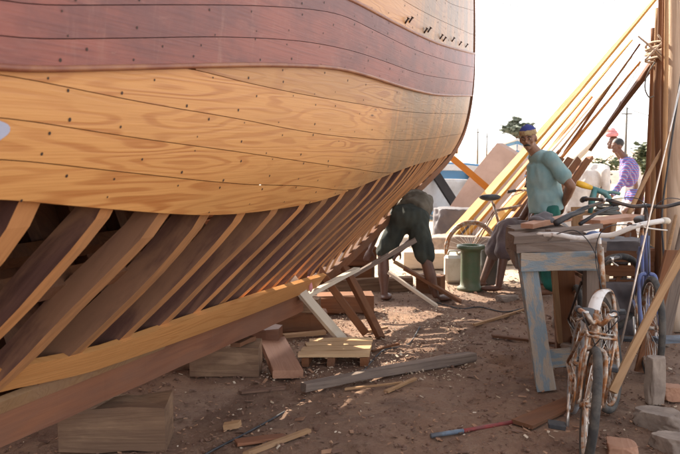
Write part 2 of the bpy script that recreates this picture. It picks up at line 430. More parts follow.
SEAMS_PX = {
 'bottom': [(0, 198), (50, 204), (106, 209), (176, 214.5), (205, 215.5), (240, 214), (280, 209), (313, 203), (341, 194), (376, 180), (412, 166), (440, 158), (455, 152)],
 'D': [(0, 158), (124, 172), (240, 184), (306, 186), (345, 190), (470, 175)],
 'C': [(0, 116), (124, 136), (240, 152), (300, 161), (350, 168), (390, 173), (470, 165)],
 'B': [(0, 73), (141, 102), (240, 119), (296, 130), (346, 137), (411, 140), (467, 133)],
 'A': [(0, 55), (176, 66), (240, 81), (296, 93), (354, 103), (411, 112), (471, 114)],
 'w0': [(0, 72), (120, 69), (240, 66), (296, 66.5), (335, 69), (361, 75), (403, 88), (434, 95), (471, 96)],
 'w1': [(0, 40), (141, 38), (220, 37), (296, 41), (346, 50), (381, 61), (419, 74), (471, 82)],
 'w2': [(0, 6), (200, 5), (277, 7), (335, 14), (373, 31), (411, 49), (449, 62), (471, 67)],
 'w3': [(0, -28), (200, -27), (290, -22), (346, -2), (392, 22), (434, 42), (471, 53)],
 'u1': [(0, -66), (240, -62), (300, -52), (346, -37), (403, 0), (434, 17), (471, 34)],
 'u2': [(0, -105), (240, -100), (346, -75), (403, -40), (445, 0), (471, 10)],
}
TS = []
t_ = -4.0
while t_ < 7.45:
    TS.append(t_); t_ += .16 if t_ < -1.6 else (.08 if t_ < 4 else .05)
TS.append(7.45)
def solve_seam(tab):
    Z = []
    for t in TS:
        tq = max(t, -1.45)
        def g(z):
            px, py = proj(S(tq, z)); return py - smooth_table(tab, max(0, px))
        lo, hi = .5, 4.6
        for _ in range(28):
            m_ = (lo + hi) / 2
            if g(m_) > 0: lo = m_
            else: hi = m_
        Z.append((lo + hi) / 2)
    # light smoothing
    for _ in range(3):
        Z = [Z[0]] + [(Z[i - 1] + 2 * Z[i] + Z[i + 1]) / 4 for i in range(1, len(Z) - 1)] + [Z[-1]]
    return Z
SZ = {k: solve_seam(v) for k, v in SEAMS_PX.items()}
nT = len(TS)
SZ['top'] = [max(SZ['u2'][i] + .12, 3.5 + .06 * max(0, TS[i])) for i in range(nT)]
SZ['A'] = [min(SZ['A'][i], SZ['w0'][i]) for i in range(nT)]
SZ['B'] = [min(SZ['B'][i], SZ['A'][i]) for i in range(nT)]
SZ['C'] = [max(SZ['C'][i], SZ['bottom'][i]) for i in range(nT)]
SZ['D'] = [min(max(SZ['D'][i], SZ['bottom'][i]), SZ['C'][i]) for i in range(nT)]

boat = empty('wooden_boat', (0, 0, 0))
tag(boat, 'large unfinished wooden boat with oxblood band, golden pine planking and bare ribs', 'boat')
FR = [-3.9 + .33 * i for i in range(35)]

def strake(lowk, highk, mat, off=.0, thick=.034, side=1, name='plank', seed=0, nails=True, gap=.0014, lip=False, sub=4, trange=None, vmul=1):
    lo_, hi_ = SZ[lowk], SZ[highk]; mb = MB(); rnd = random.Random(seed)
    cols = []
    for i, t in enumerate(TS):
        if trange and not (trange[0] <= t <= trange[1]): continue
        a, b = lo_[i] + gap, hi_[i] - gap
        if b - a < .004: continue
        cols.append((t, a, b))
    groups = []; cur = []
    last = None
    for c in cols:
        if last is not None and c[0] - last > .17: groups.append(cur); cur = []
        cur.append(c); last = c[0]
    groups.append(cur)
    for gcols in groups:
        if len(gcols) < 2: continue
        n = sub; V = []; UV = []
        for (t, a, b) in gcols:
            for j in range(n + 1):
                z = a + (b - a) * j / n
                V.append(S(t, z, off, side)); UV.append((min(t, te(z)), z + seed * 3.7))
            for j in range(n + 1):
                z = a + (b - a) * j / n
                q = S(t, z, off - thick, side) if bb(t, z) > thick else S(t, z, -.0, side) 
                V.append(q); UV.append((min(t, te(z)), z + seed * 3.7 + 1))
        st = 2 * (n + 1); F = []
        for i in range(len(gcols) - 1):
            for j in range(n):
                F.append([i * st + j, (i + 1) * st + j, (i + 1) * st + j + 1, i * st + j + 1])
                F.append([i * st + n + 1 + j, i * st + n + 2 + j, (i + 1) * st + n + 2 + j, (i + 1) * st + n + 1 + j])
            F.append([i * st, i * st + n + 1, (i + 1) * st + n + 1, (i + 1) * st])
            F.append([i * st + n, (i + 1) * st + n, (i + 1) * st + 2 * n + 1, i * st + 2 * n + 1])
        F.append([j for j in range(n + 1)] + [n + 1 + j for j in range(n, -1, -1)])
        e = (len(gcols) - 1) * st
        F.append([e + j for j in range(n + 1)][::-1] + [e + n + 1 + j for j in range(n + 1)])
        # drop degenerate faces at the stem
        F2 = []
        for f in F:
            if len(f) == 4 and ((V[f[0]] - V[f[2]]).length < 1e-5 or (V[f[1]] - V[f[3]]).length < 1e-5): continue
            F2.append(f)
        outer = [f for k_, f in enumerate(F2) if len(f) == 4 and all((q % st) <= n for q in f) ]
        rest = [f for f in F2 if f not in outer]
        mb.add(V, outer, 0, True, UV); mb.add(V, rest, 0, False, UV)
    if nails and side == 1:
        for ft in FR:
            if ft < -1.9: continue
            i = min(range(nT), key=lambda k: abs(TS[k] - ft))
            a, b = lo_[i], hi_[i]
            if b - a < .03: continue
            for fz in ([.22, .8] if b - a > .06 else [.5]):
                t = ft + rnd.uniform(-.08, .08) + (.02 if fz > .5 else -.02); z = a + (b - a) * (fz + rnd.uniform(-.14, .14))
                if t > te(z) - .08: continue
                if rnd.random() < .12: continue
                r = rnd.uniform(.0035, .0065) * (1 + .12 * max(0, t))
                c = S(t, z, off + .0012); du = (S(t + .02, z, off) - S(t - .02, z, off)).normalized(); dv = (S(t, z + .01, off) - S(t, z - .01, off)).normalized()
                mb.add([c + du * r * math.cos(k * math.pi / 4) + dv * r * math.sin(k * math.pi / 4) for k in range(8)], [list(range(8))], 1)
    return mb.build(name, [mat, M['nail']], boat)

order = ['bottom', 'D', 'C', 'B', 'A', 'w0', 'w1', 'w2', 'w3', 'u1', 'u2', 'top']
for i in range(len(order) - 1):
    a, b = order[i], order[i + 1]
    isw = a in ('w0', 'w1', 'w2')
    o = strake(a, b, M['wale'] if isw else M['pine'], .016 if isw else 0.0, .045 if isw else .034, 1, 'plank', seed=i + 1)
    if isw: o['label'] = 'plank painted oxblood red, part of the broad dark band'
# moulding lips of the band
def lip(key, dz, off):
    mb = MB(); pts = []
    for i, t in enumerate(TS):
        z = SZ[key][i] + dz
        if t < te(z) - .02: pts.append(S(t, z, off))
    mb.tube(pts, .011, 6); mb.build('band_edge', M['lip'], boat)
lip('w0', .004, .014); lip('w3', -.004, .014)
# far side planking, unseen: shaped to let sun in amidships and block it aft
strake('bottom', 'w0', M['pine'], 0, .034, -1, 'plank', 31, False, trange=(-4, 1.45))
SZ['mid'] = [min(max(SZ['bottom'][i], 1.50), SZ['w0'][i] - .05) for i in range(nT)]  # upper edge of the gap that lets sun reach the ground patch
strake('mid', 'w0', M['pine'], 0, .034, -1, 'plank', 35, False, trange=(1.3, 5.0))
strake('bottom', 'w0', M['pine'], 0, .034, -1, 'plank', 36, False, trange=(4.6, 7.45))
SZ['low'] = [.42] * nT  # hidden lower planks added aft to shut out sunlight
strake('low', 'bottom', M['keel'], 0, .03, -1, 'plank', 34, False, trange=(-4, 1.35))
strake('w0', 'w3', M['wale'], .012, .04, -1, 'plank', 32, False)
strake('w3', 'top', M['pine'], 0, .034, -1, 'plank', 33, False)
# nails still standing proud above the band
for k, (tx, dz) in enumerate([(1.75, .03), (1.85, .05), (2.3, .03), (2.42, .05), (2.9, .04), (3.05, .03), (3.5, .05), (4.0, .04), (4.6, .04)]):
    i = min(range(nT), key=lambda q: abs(TS[q] - tx)); z = SZ['w3'][i] + dz
    p = S(tx, z, 0); q = p + NRM * .022 + Vector((0, 0, .03))
    mb = MB(); mb.tube([p, q], .006, 6); mb.tube([q, q + (q - p).normalized() * .006], .011, 8); mb.build('nail', M['nail'], boat)
# pale filler patch
mb = MB(); V = []
tc_, zc_ = -1.5, 0
best = None
for ti in range(-30, 0):
    t = ti * .07
    for zi in range(120, 190):
        z = zi * .01; px, py = proj(S(t, z)); d = abs(px + 3) + abs(py - 131)
        if best is None or d < best[0]: best = (d, t, z)
_, tc_, zc_ = best
for k in range(20):
    a = 2 * math.pi * k / 20; rr = 1 + .12 * math.sin(3 * a + 1)
    V.append(S(tc_ + .034 * math.cos(a) * rr, zc_ + .027 * math.sin(a) * rr, .002))
mb.add(V, [list(range(20))]); o = mb.build('filler_patch', M['patch'], boat)

# frames
def zk(t):
    if t < 1.3: return .30
    lo, hi = .26, 5
    for _ in range(26):
        m_ = (lo + hi) / 2
        if te(m_) > t: hi = m_
        else: lo = m_
    return max(.30, lo)
def rib(t, side):
    rnd = random.Random(int(t * 100) + side)
    it = min(range(nT), key=lambda k: abs(TS[k] - t)); ze = SZ['bottom'][it]
    rk = .32 + .16 * max(0, min(t, 4.5))
    def tf(z): return t - rk * max(0, ze - z) - .35 * rk * max(0, ze - z) ** 2
    z0 = ze
    while z0 > .33 and te(z0 - .01) > tf(z0 - .01) + .12: z0 -= .01
    z1 = SZ['top'][it] - .03
    if z1 - z0 < .5: return
    sid = rnd.uniform(.072, .094) if t < 1.7 else rnd.uniform(.060, .074); mold = rnd.uniform(.085, .11) if t < 1.5 else rnd.uniform(.08, .10)
    mb = MB(); n = 30; V = []
    dirn = DIR.normalized()
    jt = rnd.uniform(-.03, .03)
    # a frame is two or three futtocks, slightly offset where they lap
    for k in range(n + 1):
        z = z0 + (z1 - z0) * (k / n) ** 1.5
        tt = tf(z); o1 = max(bb(tt, z) - .036, .03)
        dz = .01; o2 = max(bb(tt, z + dz) - .036, .03)
        tv = Vector((o2 - o1, dz)).normalized(); nv = Vector((-tv.y, tv.x))     # inward (b, z)
        wob = noise.noise(Vector((t * 7, z * 3, side))) * .014
        s2 = sid * (1 + .15 * noise.noise(Vector((t * 3, z * 2, 5))))
        for (db, ds) in ((0, -.5), (0, .5), (1, .5), (1, -.5)):
            b_ = o1 + nv.x * mold * db + (wob if db == 0 else wob * 2); zz = z + nv.y * mold * db
            b_ = max(b_, .012)
            p = cl(tt) + NRM * (b_ * side) + dirn * (s2 * ds + wob); p.z = zz
            V.append(p)
    for i in range(n):
        a = i * 4; c = a + 4
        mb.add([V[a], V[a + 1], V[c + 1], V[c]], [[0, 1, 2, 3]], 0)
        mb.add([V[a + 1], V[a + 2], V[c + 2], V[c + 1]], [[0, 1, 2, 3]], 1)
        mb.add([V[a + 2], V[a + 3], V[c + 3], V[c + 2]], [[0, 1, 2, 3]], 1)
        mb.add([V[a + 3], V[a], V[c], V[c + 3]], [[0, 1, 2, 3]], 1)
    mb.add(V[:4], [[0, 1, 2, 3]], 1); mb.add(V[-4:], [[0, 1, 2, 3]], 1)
    me_o = mb.build('frame', [M['rib_raw'], M['rib_side']], None)
    # give it its own long axis so that the grain follows the timber
    a = V[0]; b = V[4 * (n // 2)]
    mt = frame_matrix(a, b)
    me_o.data.transform(mt.inverted()); me_o.parent = boat; me_o.matrix_local = mt
for t in FR:
    if t > 6.6: continue
    rib(t, 1)
    if t < 1.5 or t > 4.6: rib(t, -1)  # far ribs left out amidships to let the sun through
# closely set bow frames between the main ones
for t in FR:
    if t > 2.9 and t < 6.5: rib(t + .165, 1)
# keel
def sweep(prof_fn, pts, mat, name, mats=None, flip=False):
    mb = MB(); V = []; n = None
    for i, p in enumerate(pts):
        q = prof_fn(i, p); n = len(q); V += q
    F = [[i * n + k, i * n + (k + 1) % n, (i + 1) * n + (k + 1) % n, (i + 1) * n + k] for i in range(len(pts) - 1) for k in range(n)]
    F += [list(range(n)), [(len(pts) - 1) * n + k for k in range(n)]]
    mb.add(V, F); o = mb.build(name, mats or mat); return o
ks = [-4.2 + .15 * i for i in range(46)]
def kprof(i, t):
    w = .062; j = .004 * math.sin(t * 11); zt = .465; zb = .262
    if t > 1.6:
        zb += (t - 1.6) ** 2 * .05 ; zt += (t - 1.6) ** 2 * .03
    out = []
    for (b, z) in ((-w, zb), (w + j, zb + .004), (w + j, zt), (-w, zt)):
        p = cl(t) + NRM * b; p.z = z; out.append(p)
    return out
o = sweep(kprof, [k for k in ks if k < 1.95], M['keel'], 'keel')
mt = frame_matrix(cl(-4.2) + Vector((0, 0, .3)), cl(2) + Vector((0, 0, .3))); o.data.transform(mt.inverted()); o.parent = boat; o.matrix_local = mt
# scarf plank of the stem and the stem post itself
zs = [.36 + .06 * i for i in range(66)]
def sprof(i, z):
    t = te(z); dt = te(z + .02) - te(z - .02); tv = Vector((dt * 1.077, .04)).normalized(); out = []
    nf = Vector((tv.y, -tv.x))
    for (b, m_) in ((-.05, -.06), (.05, -.06), (.035, .03), (-.035, .03)):
        p = cl(t) + DIR.normalized() * (nf.x * m_) + NRM * b; p.z = z + nf.y * m_; out.append(p)
    return out
sweep(sprof, zs, M['brown'], 'stem').parent = boat
# garboard: the golden lowest plank
gtop = [(0, 369), (60, 361), (106, 350), (148, 338), (212, 314), (240, 299), (270, 289), (292, 283), (306, 280)]
GZ = []
gbot = [(0, 392), (70, 380), (113, 367), (176, 344), (240, 318), (270, 305), (292, 297), (306, 292)]
V = []; UV = []; n_g = 0
def fitz(tab, b):
    xs = []; ys = []
    for k in range(30):
        tq = -.72 + 2.75 * k / 29; lo, hi = .2, .9
        for _ in range(25):
            m_ = (lo + hi) / 2; p = cl(tq) + NRM * b; p.z = m_; px, py = proj(p)
            if py > smooth_table(tab, px): lo = m_
            else: hi = m_
        xs.append(tq); ys.append(m_)
    # least squares parabola
    A = [[sum(x ** (i + j) for x in xs) for j in range(3)] + [sum(y * x ** i for x, y in zip(xs, ys))] for i in range(3)]
    for i in range(3):
        A[i] = [a / A[i][i] for a in A[i]]
        for j in range(3):
            if j != i: A[j] = [a - A[j][i] * c for a, c in zip(A[j], A[i])]
    return lambda t: A[0][3] + A[1][3] * t + A[2][3] * t * t
FT, FB = fitz(gtop, .215), fitz(gbot, .135)
for k in range(60):
    t = -4 + 6.03 * k / 59
    tq = max(t, -.72)
    def solve(tab, b):
        lo, hi = .2, .9
        for _ in range(25):
            m_ = (lo + hi) / 2; p = cl(tq) + NRM * b; p.z = m_; px, py = proj(p)
            if py > smooth_table(tab, px): lo = m_
            else: hi = m_
        return m_
    tq = max(t, -1.3); zt = FT(max(tq, -.72)) + .13 * max(0, -.3 - tq) ** 1.3; zb = FB(max(tq, -.72)) + .10 * max(0, -.3 - tq) ** 1.3
    for (b, z) in ((.135, zb), (.215, zt), (.185, zt + .014), (.10, zb + .02)):
        p = cl(t) + NRM * b; p.z = z; V.append(p); UV.append((t, b + z + 50))
    n_g += 1
mb = MB(); F = [[i * 4 + k, i * 4 + (k + 1) % 4, (i + 1) * 4 + (k + 1) % 4, (i + 1) * 4 + k] for i in range(n_g - 1) for k in range(4)]
F += [[0, 1, 2, 3], [(n_g - 1) * 4 + k for k in range(4)]]
mb.add(V, F, 0, False, UV); o = mb.build('garboard_plank', M['garboard'], boat); o['label'] = 'bright golden plank along the foot of the ribs'
# second, lower lighter strip between garboard and keel
V = []
for k in range(40):
    t = -4 + 4.3 * k / 39
    for (b, z) in ((.066, .405), (.11, .47), (.085, .485), (.064, .44)):
        p = cl(t) + NRM * b; p.z = z; V.append(p)
mb = MB(); mb.add(V, [[i * 4 + k, i * 4 + (k + 1) % 4, (i + 1) * 4 + (k + 1) % 4, (i + 1) * 4 + k] for i in range(39) for k in range(4)])
mb.build('rabbet_strip', M['tan'], boat)
# deck, closing the hull
V = []; F = []
dk = [t for t in TS if t < 6.9][::3]
for t in dk:
    z = 2.05 + .09 * max(0, t)
    V += [S(t, z, -.05, 1), S(t, z, -.05, -1), S(t, z, -.05, -1) + Vector((0, 0, .05)), S(t, z, -.05, 1) + Vector((0, 0, .05))]
mb = MB(); mb.add(V, [[i * 4 + k, i * 4 + (k + 1) % 4, (i + 1) * 4 + (k + 1) % 4, (i + 1) * 4 + k] for i in range(len(dk) - 1) for k in range(4)])
mb.build('deck', M['brown'], boat)
# stringers inside the frames (reddish timbers seen between the ribs)
for (zz, s_) in ((.95, 1), (.95, -1), (1.45, 1), (1.45, -1)):
    mb = MB(); pts = []
    for t in [-3.9 + .3 * k for k in range(28)]:
        if t < 1.2: pts.append(S(t, zz, -.21, s_))
    mb.tube(pts, .055, 4, 0, True, False); mb.build('stringer', M['brown'], boat)
# transom
mb = MB(); V = []
zz_ = [.3 + .2 * k for k in range(17)]
V = [S(-4.0, z, -.03, 1) for z in zz_] + [S(-4.0, z, -.03, -1) for z in zz_[::-1]]
mb.add(V + [v - DIR * .05 for v in V], [list(range(34)), list(range(34, 68))[::-1]] + [[i, (i + 1) % 34, (i + 1) % 34 + 34, i + 34] for i in range(34)])
mb.build('transom', M['brown'], boat)

# ------------------------------------------------------------------ GROUND
def axis(lo, hi, step, far_lo, far_hi):
    a = [lo + step * i for i in range(int((hi - lo) / step) + 1)]
    x = a[0]; s_ = step; pre = []
    while x > far_lo: s_ *= 1.35; x -= s_; pre.append(x)
    x = a[-1]; s_ = step; post = []
    while x < far_hi: s_ *= 1.35; x += s_; post.append(x)
    return pre[::-1] + a + post
gx = axis(-3.2, 4.0, .045, -1500, 1500); gy = axis(2.3, 10.0, .045, -1500, 1800)
_fr = random.Random(77)
FOOT = [(_fr.uniform(-.6, 1.6), _fr.uniform(3.4, 7.2), _fr.uniform(0, 3.1)) for _ in range(70)]
def gz(x, y):
    fade = max(0, min(1, (14 - y) / 4)) * max(0, min(1, (6 - abs(x)) / 2))
    if fade <= 0: return 0.0
    n = noise.noise(Vector((x * .7, y * .7, 0))) * .028 + noise.noise(Vector((x * 3, y * 3, 4))) * .016 + noise.noise(Vector((x * 9, y * 9, 8))) * .009 + noise.noise(Vector((x * 19, y * 19, 2))) * .006
    for (fx, fy, fa) in FOOT:
        dx, dy = x - fx, y - fy
        if abs(dx) < .2 and abs(dy) < .2:
            u_ = dx * math.cos(fa) + dy * math.sin(fa); v_ = -dx * math.sin(fa) + dy * math.cos(fa)
            d = (u_ / .13) ** 2 + (v_ / .05) ** 2
            n += -.016 * math.exp(-d * d) + .006 * math.exp(-(d - 1.5) ** 2 * 3)
    return n * fade - .008
V = [(x, y, gz(x, y)) for y in gy for x in gx]; nx = len(gx)
mb = MB(); mb.add(V, [[j * nx + i, j * nx + i + 1, (j + 1) * nx + i + 1, (j + 1) * nx + i] for j in range(len(gy) - 1) for i in range(nx - 1)], 0, True)
tag(mb.build('ground', M['ground']), 'brown earth trodden with sawdust and shavings, pale sand beyond', 'ground', kind='structure')

# chips and shavings
def chips(name, mat, n, area, size, label, seed, zoff=0.004, cat='wood chips'):
    rnd = random.Random(seed); mb = MB()
    for _ in range(n):
        a, b, c, d = area; Y = rnd.uniform(c, d); 
        px = rnd.uniform(a, b); X = (px - 340) / FPX * Y
        L = rnd.uniform(*size) * (1 if rnd.random() < .93 else 2.4); W = L * rnd.uniform(.18, .6); th = rnd.uniform(.0015, .006)
        m4 = Matrix.Translation((X, Y, gz(X, Y) + zoff + rnd.uniform(0, .01))) @ Matrix.Rotation(rnd.uniform(0, 6.3), 4, 'Z') @ Matrix.Rotation(rnd.uniform(-.5, .5), 4, 'Y') @ Matrix.Rotation(rnd.uniform(-.5, .5), 4, 'X')
        k = rnd.uniform(.5, 1)
        pts = [(-L / 2, -W / 2), (L / 2 * k, -W / 2 * .8), (L / 2, W / 2 * k), (-L / 2 * .8, W / 2)]
        V = [m4 @ Vector((x, y, 0)) for x, y in pts] + [m4 @ Vector((x, y, th)) for x, y in pts]
        mb.add(V, [[0, 3, 2, 1], [4, 5, 6, 7], [0, 1, 5, 4], [1, 2, 6, 5], [2, 3, 7, 6], [3, 0, 4, 7]])
    return tag(mb.build(name, mat), label, cat, kind='stuff')
chips('red_wood_chips', M['chipred'], 7500, (-40, 720, 3.2, 9.5), (.006, .028), 'dark red-brown chips and shavings littering the earth', 1)
chips('tan_wood_chips', M['chipwood'], 2600, (-40, 720, 3.3, 9.5), (.006, .024), 'tan wood chips scattered over the earth', 2)
chips('pale_wood_chips', M['chippale'], 420, (-40, 720, 3.3, 9.5), (.008, .032), 'few pale splinters scattered over the earth', 3)
chips('sawdust_shavings', M['chippale'], 1500, (255, 470, 4.9, 7.2), (.004, .018), 'pale shavings gathered round the pallet and the props', 21)
def clods():
    rnd = random.Random(9); mb = MB()
    for _ in range(600):
        Y = rnd.uniform(3.3, 9); px = rnd.uniform(-30, 700); X = (px - 340) / FPX * Y; r = rnd.uniform(.005, .015)
        m3 = Matrix.Rotation(rnd.uniform(0, 6), 3, 'Z')
        mb.ell((X, Y, gz(X, Y) + r * .2), (r * rnd.uniform(.7, 1.5), r, r * rnd.uniform(.5, .8)), 0, m3, 6, 4)
    tag(mb.build('earth_clods', M['chipred']), 'small clods of earth and gravel on the ground', 'gravel', kind='stuff')
clods()

# ------------------------------------------------------------------ blocks under keel
def block(name, label, c, L, W, H, ang, mat, group=None, z0=0.0):
    d = Vector((math.cos(R(ang)), math.sin(R(ang)), 0)); c = Vector(c)
    p0 = c - d * L / 2; p1 = c + d * L / 2; p0.z = p1.z = z0 + H / 2
    return timber(name, label, 'timber block', p0, p1, W, H, mat, group, jit=.011)
gb = 'timber blocks under the keel'
block('keel_block', 'big grey timber block under the keel, nearest the bottom left corner', G(113, 450) + Vector((0, .10, 0)), .50, .26, .225, 6, M['block'], gb, -.01)
block('keel_block', 'wide grey timber block under the keel behind the pinkish board', G(222, 376) + Vector((.02, .08, 0)), .44, .22, .205, 2, M['block'], gb, -.01)
block('keel_block', 'low grey block left of the wide block, deep in the keel shadow', G(165, 378) + Vector((0, .25, 0)), .40, .22, .17, 12, M['block'], gb, -.01)
block('keel_block', 'short brown block just past the wide block under the keel end', G(262, 350) + Vector((0, .1, 0)), .26, .2, .16, -8, M['keel'], gb, -.01)
block('keel_block', 'brown block under the forward end of the keel', G(300, 335) + Vector((0, .15, 0)), .42, .2, .17, 8, M['brown'], gb, -.01)
block('keel_block', 'small block stacked on top of the forward brown block', G(300, 335) + Vector((.02, .15, 0)), .26, .16, .11, -10, M['block'], gb, .16)
block('timber_block', 'reddish timber lying left of the bending worker\'s feet', G(345, 314) + Vector((0, .1, 0)), .5, .2, .17, 4, M['brown'], None, -.01)
block('timber_block', 'squat dark timber block between the bending worker\'s legs', G(432, 296) + Vector((0, .15, 0)), .26, .18, .2, -20, M['brown'], None, -.01)
block('timber_block', 'long low beam lying behind the bending worker\'s left foot', G(372, 300) + Vector((0, .5, 0)), .9, .14, .14, 10, M['block'], None, -.01)

for lv in range(8):  # hidden stack added to keep sun off the ground under the keel
    for k in range(3):
        q0 = cl(-1.0 + .15 * math.sin(lv * 3 + k)) + NRM * (-1.25 - .27 * k); q1 = cl(3.3 + .12 * math.sin(lv + k * 2)) + NRM * (-1.25 - .27 * k); q0.z = q1.z = .09 + .17 * lv
        timber('shade_timber', 'dark sawn timber in the tall stack added beyond the keel to block sun', 'timber', q0, q1, .24, .16, M['brown'] if (lv + k) % 3 else M['block'], 'dark timbers added beyond the keel to block sun')
for lv in range(6):  # dark clutter under the bow, stacked up to shade the worker's ground
    for k in range(3):
        x = -.62 + .03 * math.sin(lv * 2 + k); y = 8.55 + .24 * k; z = .10 + .19 * lv
        timber('shade_timber', 'dark sawn timber in the low stack under the bow, set to shade the earth', 'timber', (x, y, z), (x + .95 + .06 * math.sin(lv * 5 + k * 3), y + .12, z), .22, .175, M[['brown', 'keel', 'block'][(lv + 2 * k) % 3]], 'dark timbers stacked under the bow for shade')
# ------------------------------------------------------------------ props and loose timber
def prop(label, a, b, w, h, mat, name='timber_prop', **kw): return timber(name, label, kw.pop('cat', 'prop'), a, b, w, h, mat, **kw)
prop('weathered pale plank leaning up against the ribs above the sunlit patch', G(347, 345), P(291, 279, 5.55), .075, .035, M['pale'], up=(1, -.5, 0))
prop('dark reddish timber leaning up to the bow ribs right of the pale prop', G(366, 334), P(318, 268, 6.2), .07, .06, M['brown'])
prop('second dark reddish timber leaning beside the reddish prop', G(381, 338), P(345, 268, 6.45), .06, .05, M['brown'])
prop('grey white plank end sticking out level from under the ribs', P(301, 299, 5.7), P(357, 269, 6.2), .05, .03, M['pale'], name='plank', cat='plank')
prop('long dark stick held up slantwise before the worker\'s shorts', P(352, 276, 7.0), P(416, 240, 7.2), .045, .035, M['grey'], name='wooden_stick', cat='stick')
prop('pale narrow board slanting to the ground between the worker\'s feet', P(388, 272, 7.4), G(437, 306, .02), .055, .025, M['pale'], name='board', cat='board')
prop('brown narrow board slanting to the ground right of the worker', P(404, 268, 7.7), G(461, 302, .02), .06, .03, M['brown'], name='board', cat='board')
prop('thin brown batten crossing behind the worker\'s ankles', P(395, 262, 8.1), G(452, 296, .02), .04, .03, M['tan'], name='board', cat='board')
# small pink rag on the prop
mb = MB(); c = P(309, 281, 5.62)
mb.ell(c, (.022, .012, .035)); mb.ell(c + Vector((.012, 0, -.045)), (.014, .01, .035)); tag(mb.build('pink_rag', M['pinkcloth'], None, c), 'small bright pink rag caught on the pale prop', 'rag')

# pallet of boards in the sunlit patch
pal = empty('slatted_pallet', G(335, 362), True); tag(pal, 'low slatted pallet of boards lying in the sunlit patch', 'pallet')
y0 = G(335, 367).y
xa, xb = G(298, 367).x, G(364, 367).x
for k in range(4):
    p0 = Vector((xa + .02 * k, y0 + .04 + k * .125, .075)); p1 = Vector((xb + .04 + .012 * k, y0 + .04 + k * .125 + .02, .078))
    timber('slat', None, None, p0, p1, .095, .022, M['slat'], parent=pal)
for k, xx in enumerate((xa + .05, (xa + xb) / 2, xb)):
    timber('bearer', None, None, (xx, y0, .032), (xx + .05, y0 + .5, .032), .05, .06, M['brown'], parent=pal)
b0 = G(285, 380)
bd = timber('board', 'thick pinkish board lying flat end-on beside the pallet', 'board', b0 + Vector((.02, .0, .035)), G(268, 347) + Vector((.03, 0, .05)), .19, .05, M['pink'])
timber('wooden_batten', 'small brown batten behind the pallet by the keel block', 'batten', G(283, 340) + Vector((0, 0, .03)), G(325, 336) + Vector((0, 0, .03)), .05, .03, M['tan'])
timber('wooden_batten', 'dark batten lying between keel blocks left of the pinkish board', 'batten', G(235, 345, .22), G(252, 338, .22), .06, .03, M['brown'])
# long dark pole
a = G(303, 392) + Vector((0, 0, .03)); b = G(472, 361) + Vector((0, 0, .035))
timber('wooden_pole', 'long thin dark weathered plank lying across the earth past the sunlit patch', 'pole', a, b, .055, .05, M['grey'], jit=.006, w1=.085, h1=.06)
# cable
def cable(name, label, cat, pts, r, mat, n=8):
    mb = MB(); mb.tube(catmull(pts, n), r, 6); return tag(mb.build(name, mat, None, pts[0]), label, cat)
def gnd(px, py, dz=.008):
    p = G(px, py); p.z = gz(p.x, p.y) + dz; return p
cable('electric_cable', 'thin black cable trailing from the pole to the bottom edge', 'cable', [gnd(322, 380), gnd(303, 396), gnd(280, 413), gnd(250, 432), gnd(205, 455), gnd(170, 480)], .006, M['black'])
cable('electric_cable', 'thin dark cord snaking through the sunlit patch', 'cable', [gnd(420, 328), gnd(408, 342), gnd(385, 350), gnd(372, 360), gnd(362, 372), gnd(340, 380)], .006, M['black'])
cable('electric_cable', 'thin black cable winding beyond the worker\'s right foot', 'cable', [gnd(437, 303), gnd(460, 309), gnd(480, 307), gnd(505, 312), gnd(530, 306)], .006, M['black'])
def lying(label, a, b, w, h, mat, name='wood_offcut', cat='offcut', lift=.5):
    a = G(*a); b = G(*b); a.z = gz(a.x, a.y) + h * lift + .008; b.z = gz(b.x, b.y) + h * lift + .012
    return timber(name, label, cat, a, b, w, h, mat, jit=.002)
lying('tan stick lying at the bottom edge left of centre', (246, 455), (309, 433), .028, .02, M['tan'], 'wooden_stick', 'stick')
lying('small square tan offcut at the lower left on red earth', (224, 429), (240, 428), .045, .03, M['tan'])
lying('thin pale strip lying just below the dark pole', (345, 389), (402, 385), .018, .012, M['tan'])
lying('short pale offcut angled below the dark pole, right of the strip', (386, 392), (416, 382), .03, .014, M['tan'])
lying('long pale stick lying on the dark earth right of the sunlit patch', (474, 327), (528, 309), .03, .02, M['tan'], 'wooden_stick', 'stick')
lying('straight grey lath lying on the earth before the workbench', (492, 338), (560, 344), .035, .02, M['brown'], 'wooden_stick', 'stick')
lying('broad brown board lying on the earth beside the bicycle wheel', (522, 428), (575, 402), .13, .02, M['brown'], 'board', 'board')
lying('rough reddish board at the bottom edge near the tan stick', (236, 446), (286, 438), .07, .014, M['keel'], 'board', 'board')
lying('curved bark strip lying near the pinkish board', (240, 392), (285, 389), .04, .012, M['chipred'])
lying('pale flat offcut on the ground between cable and bicycle', (560, 318), (590, 312), .05, .02, M['tan'])
# sunlit bits round the patch
lying('small dark splinter lying in the sunlit patch', (372, 352), (398, 346), .02, .015, M['brown'])
lying('short light offcut at the far edge of the sunlit patch', (365, 331), (388, 328), .03, .02, M['tan'])
# two-tone pipe
pp = empty('painted_pipe', gnd(431, 439), True); tag(pp, 'thin pipe, blue-grey at one end and dark red, lying at bottom right', 'pipe')
a, m1, b = gnd(431, 439, .014), gnd(463, 433, .014), gnd(516, 424, .014)
mb = MB(); mb.tube([a, m1], .012, 10); mb.build('blue_sleeve', M['greenblue'], pp)
mb = MB(); mb.tube([m1, m1 + (b - m1) * .3, b], .0105, 10); mb.build('red_tube', M['redpaint'], pp)

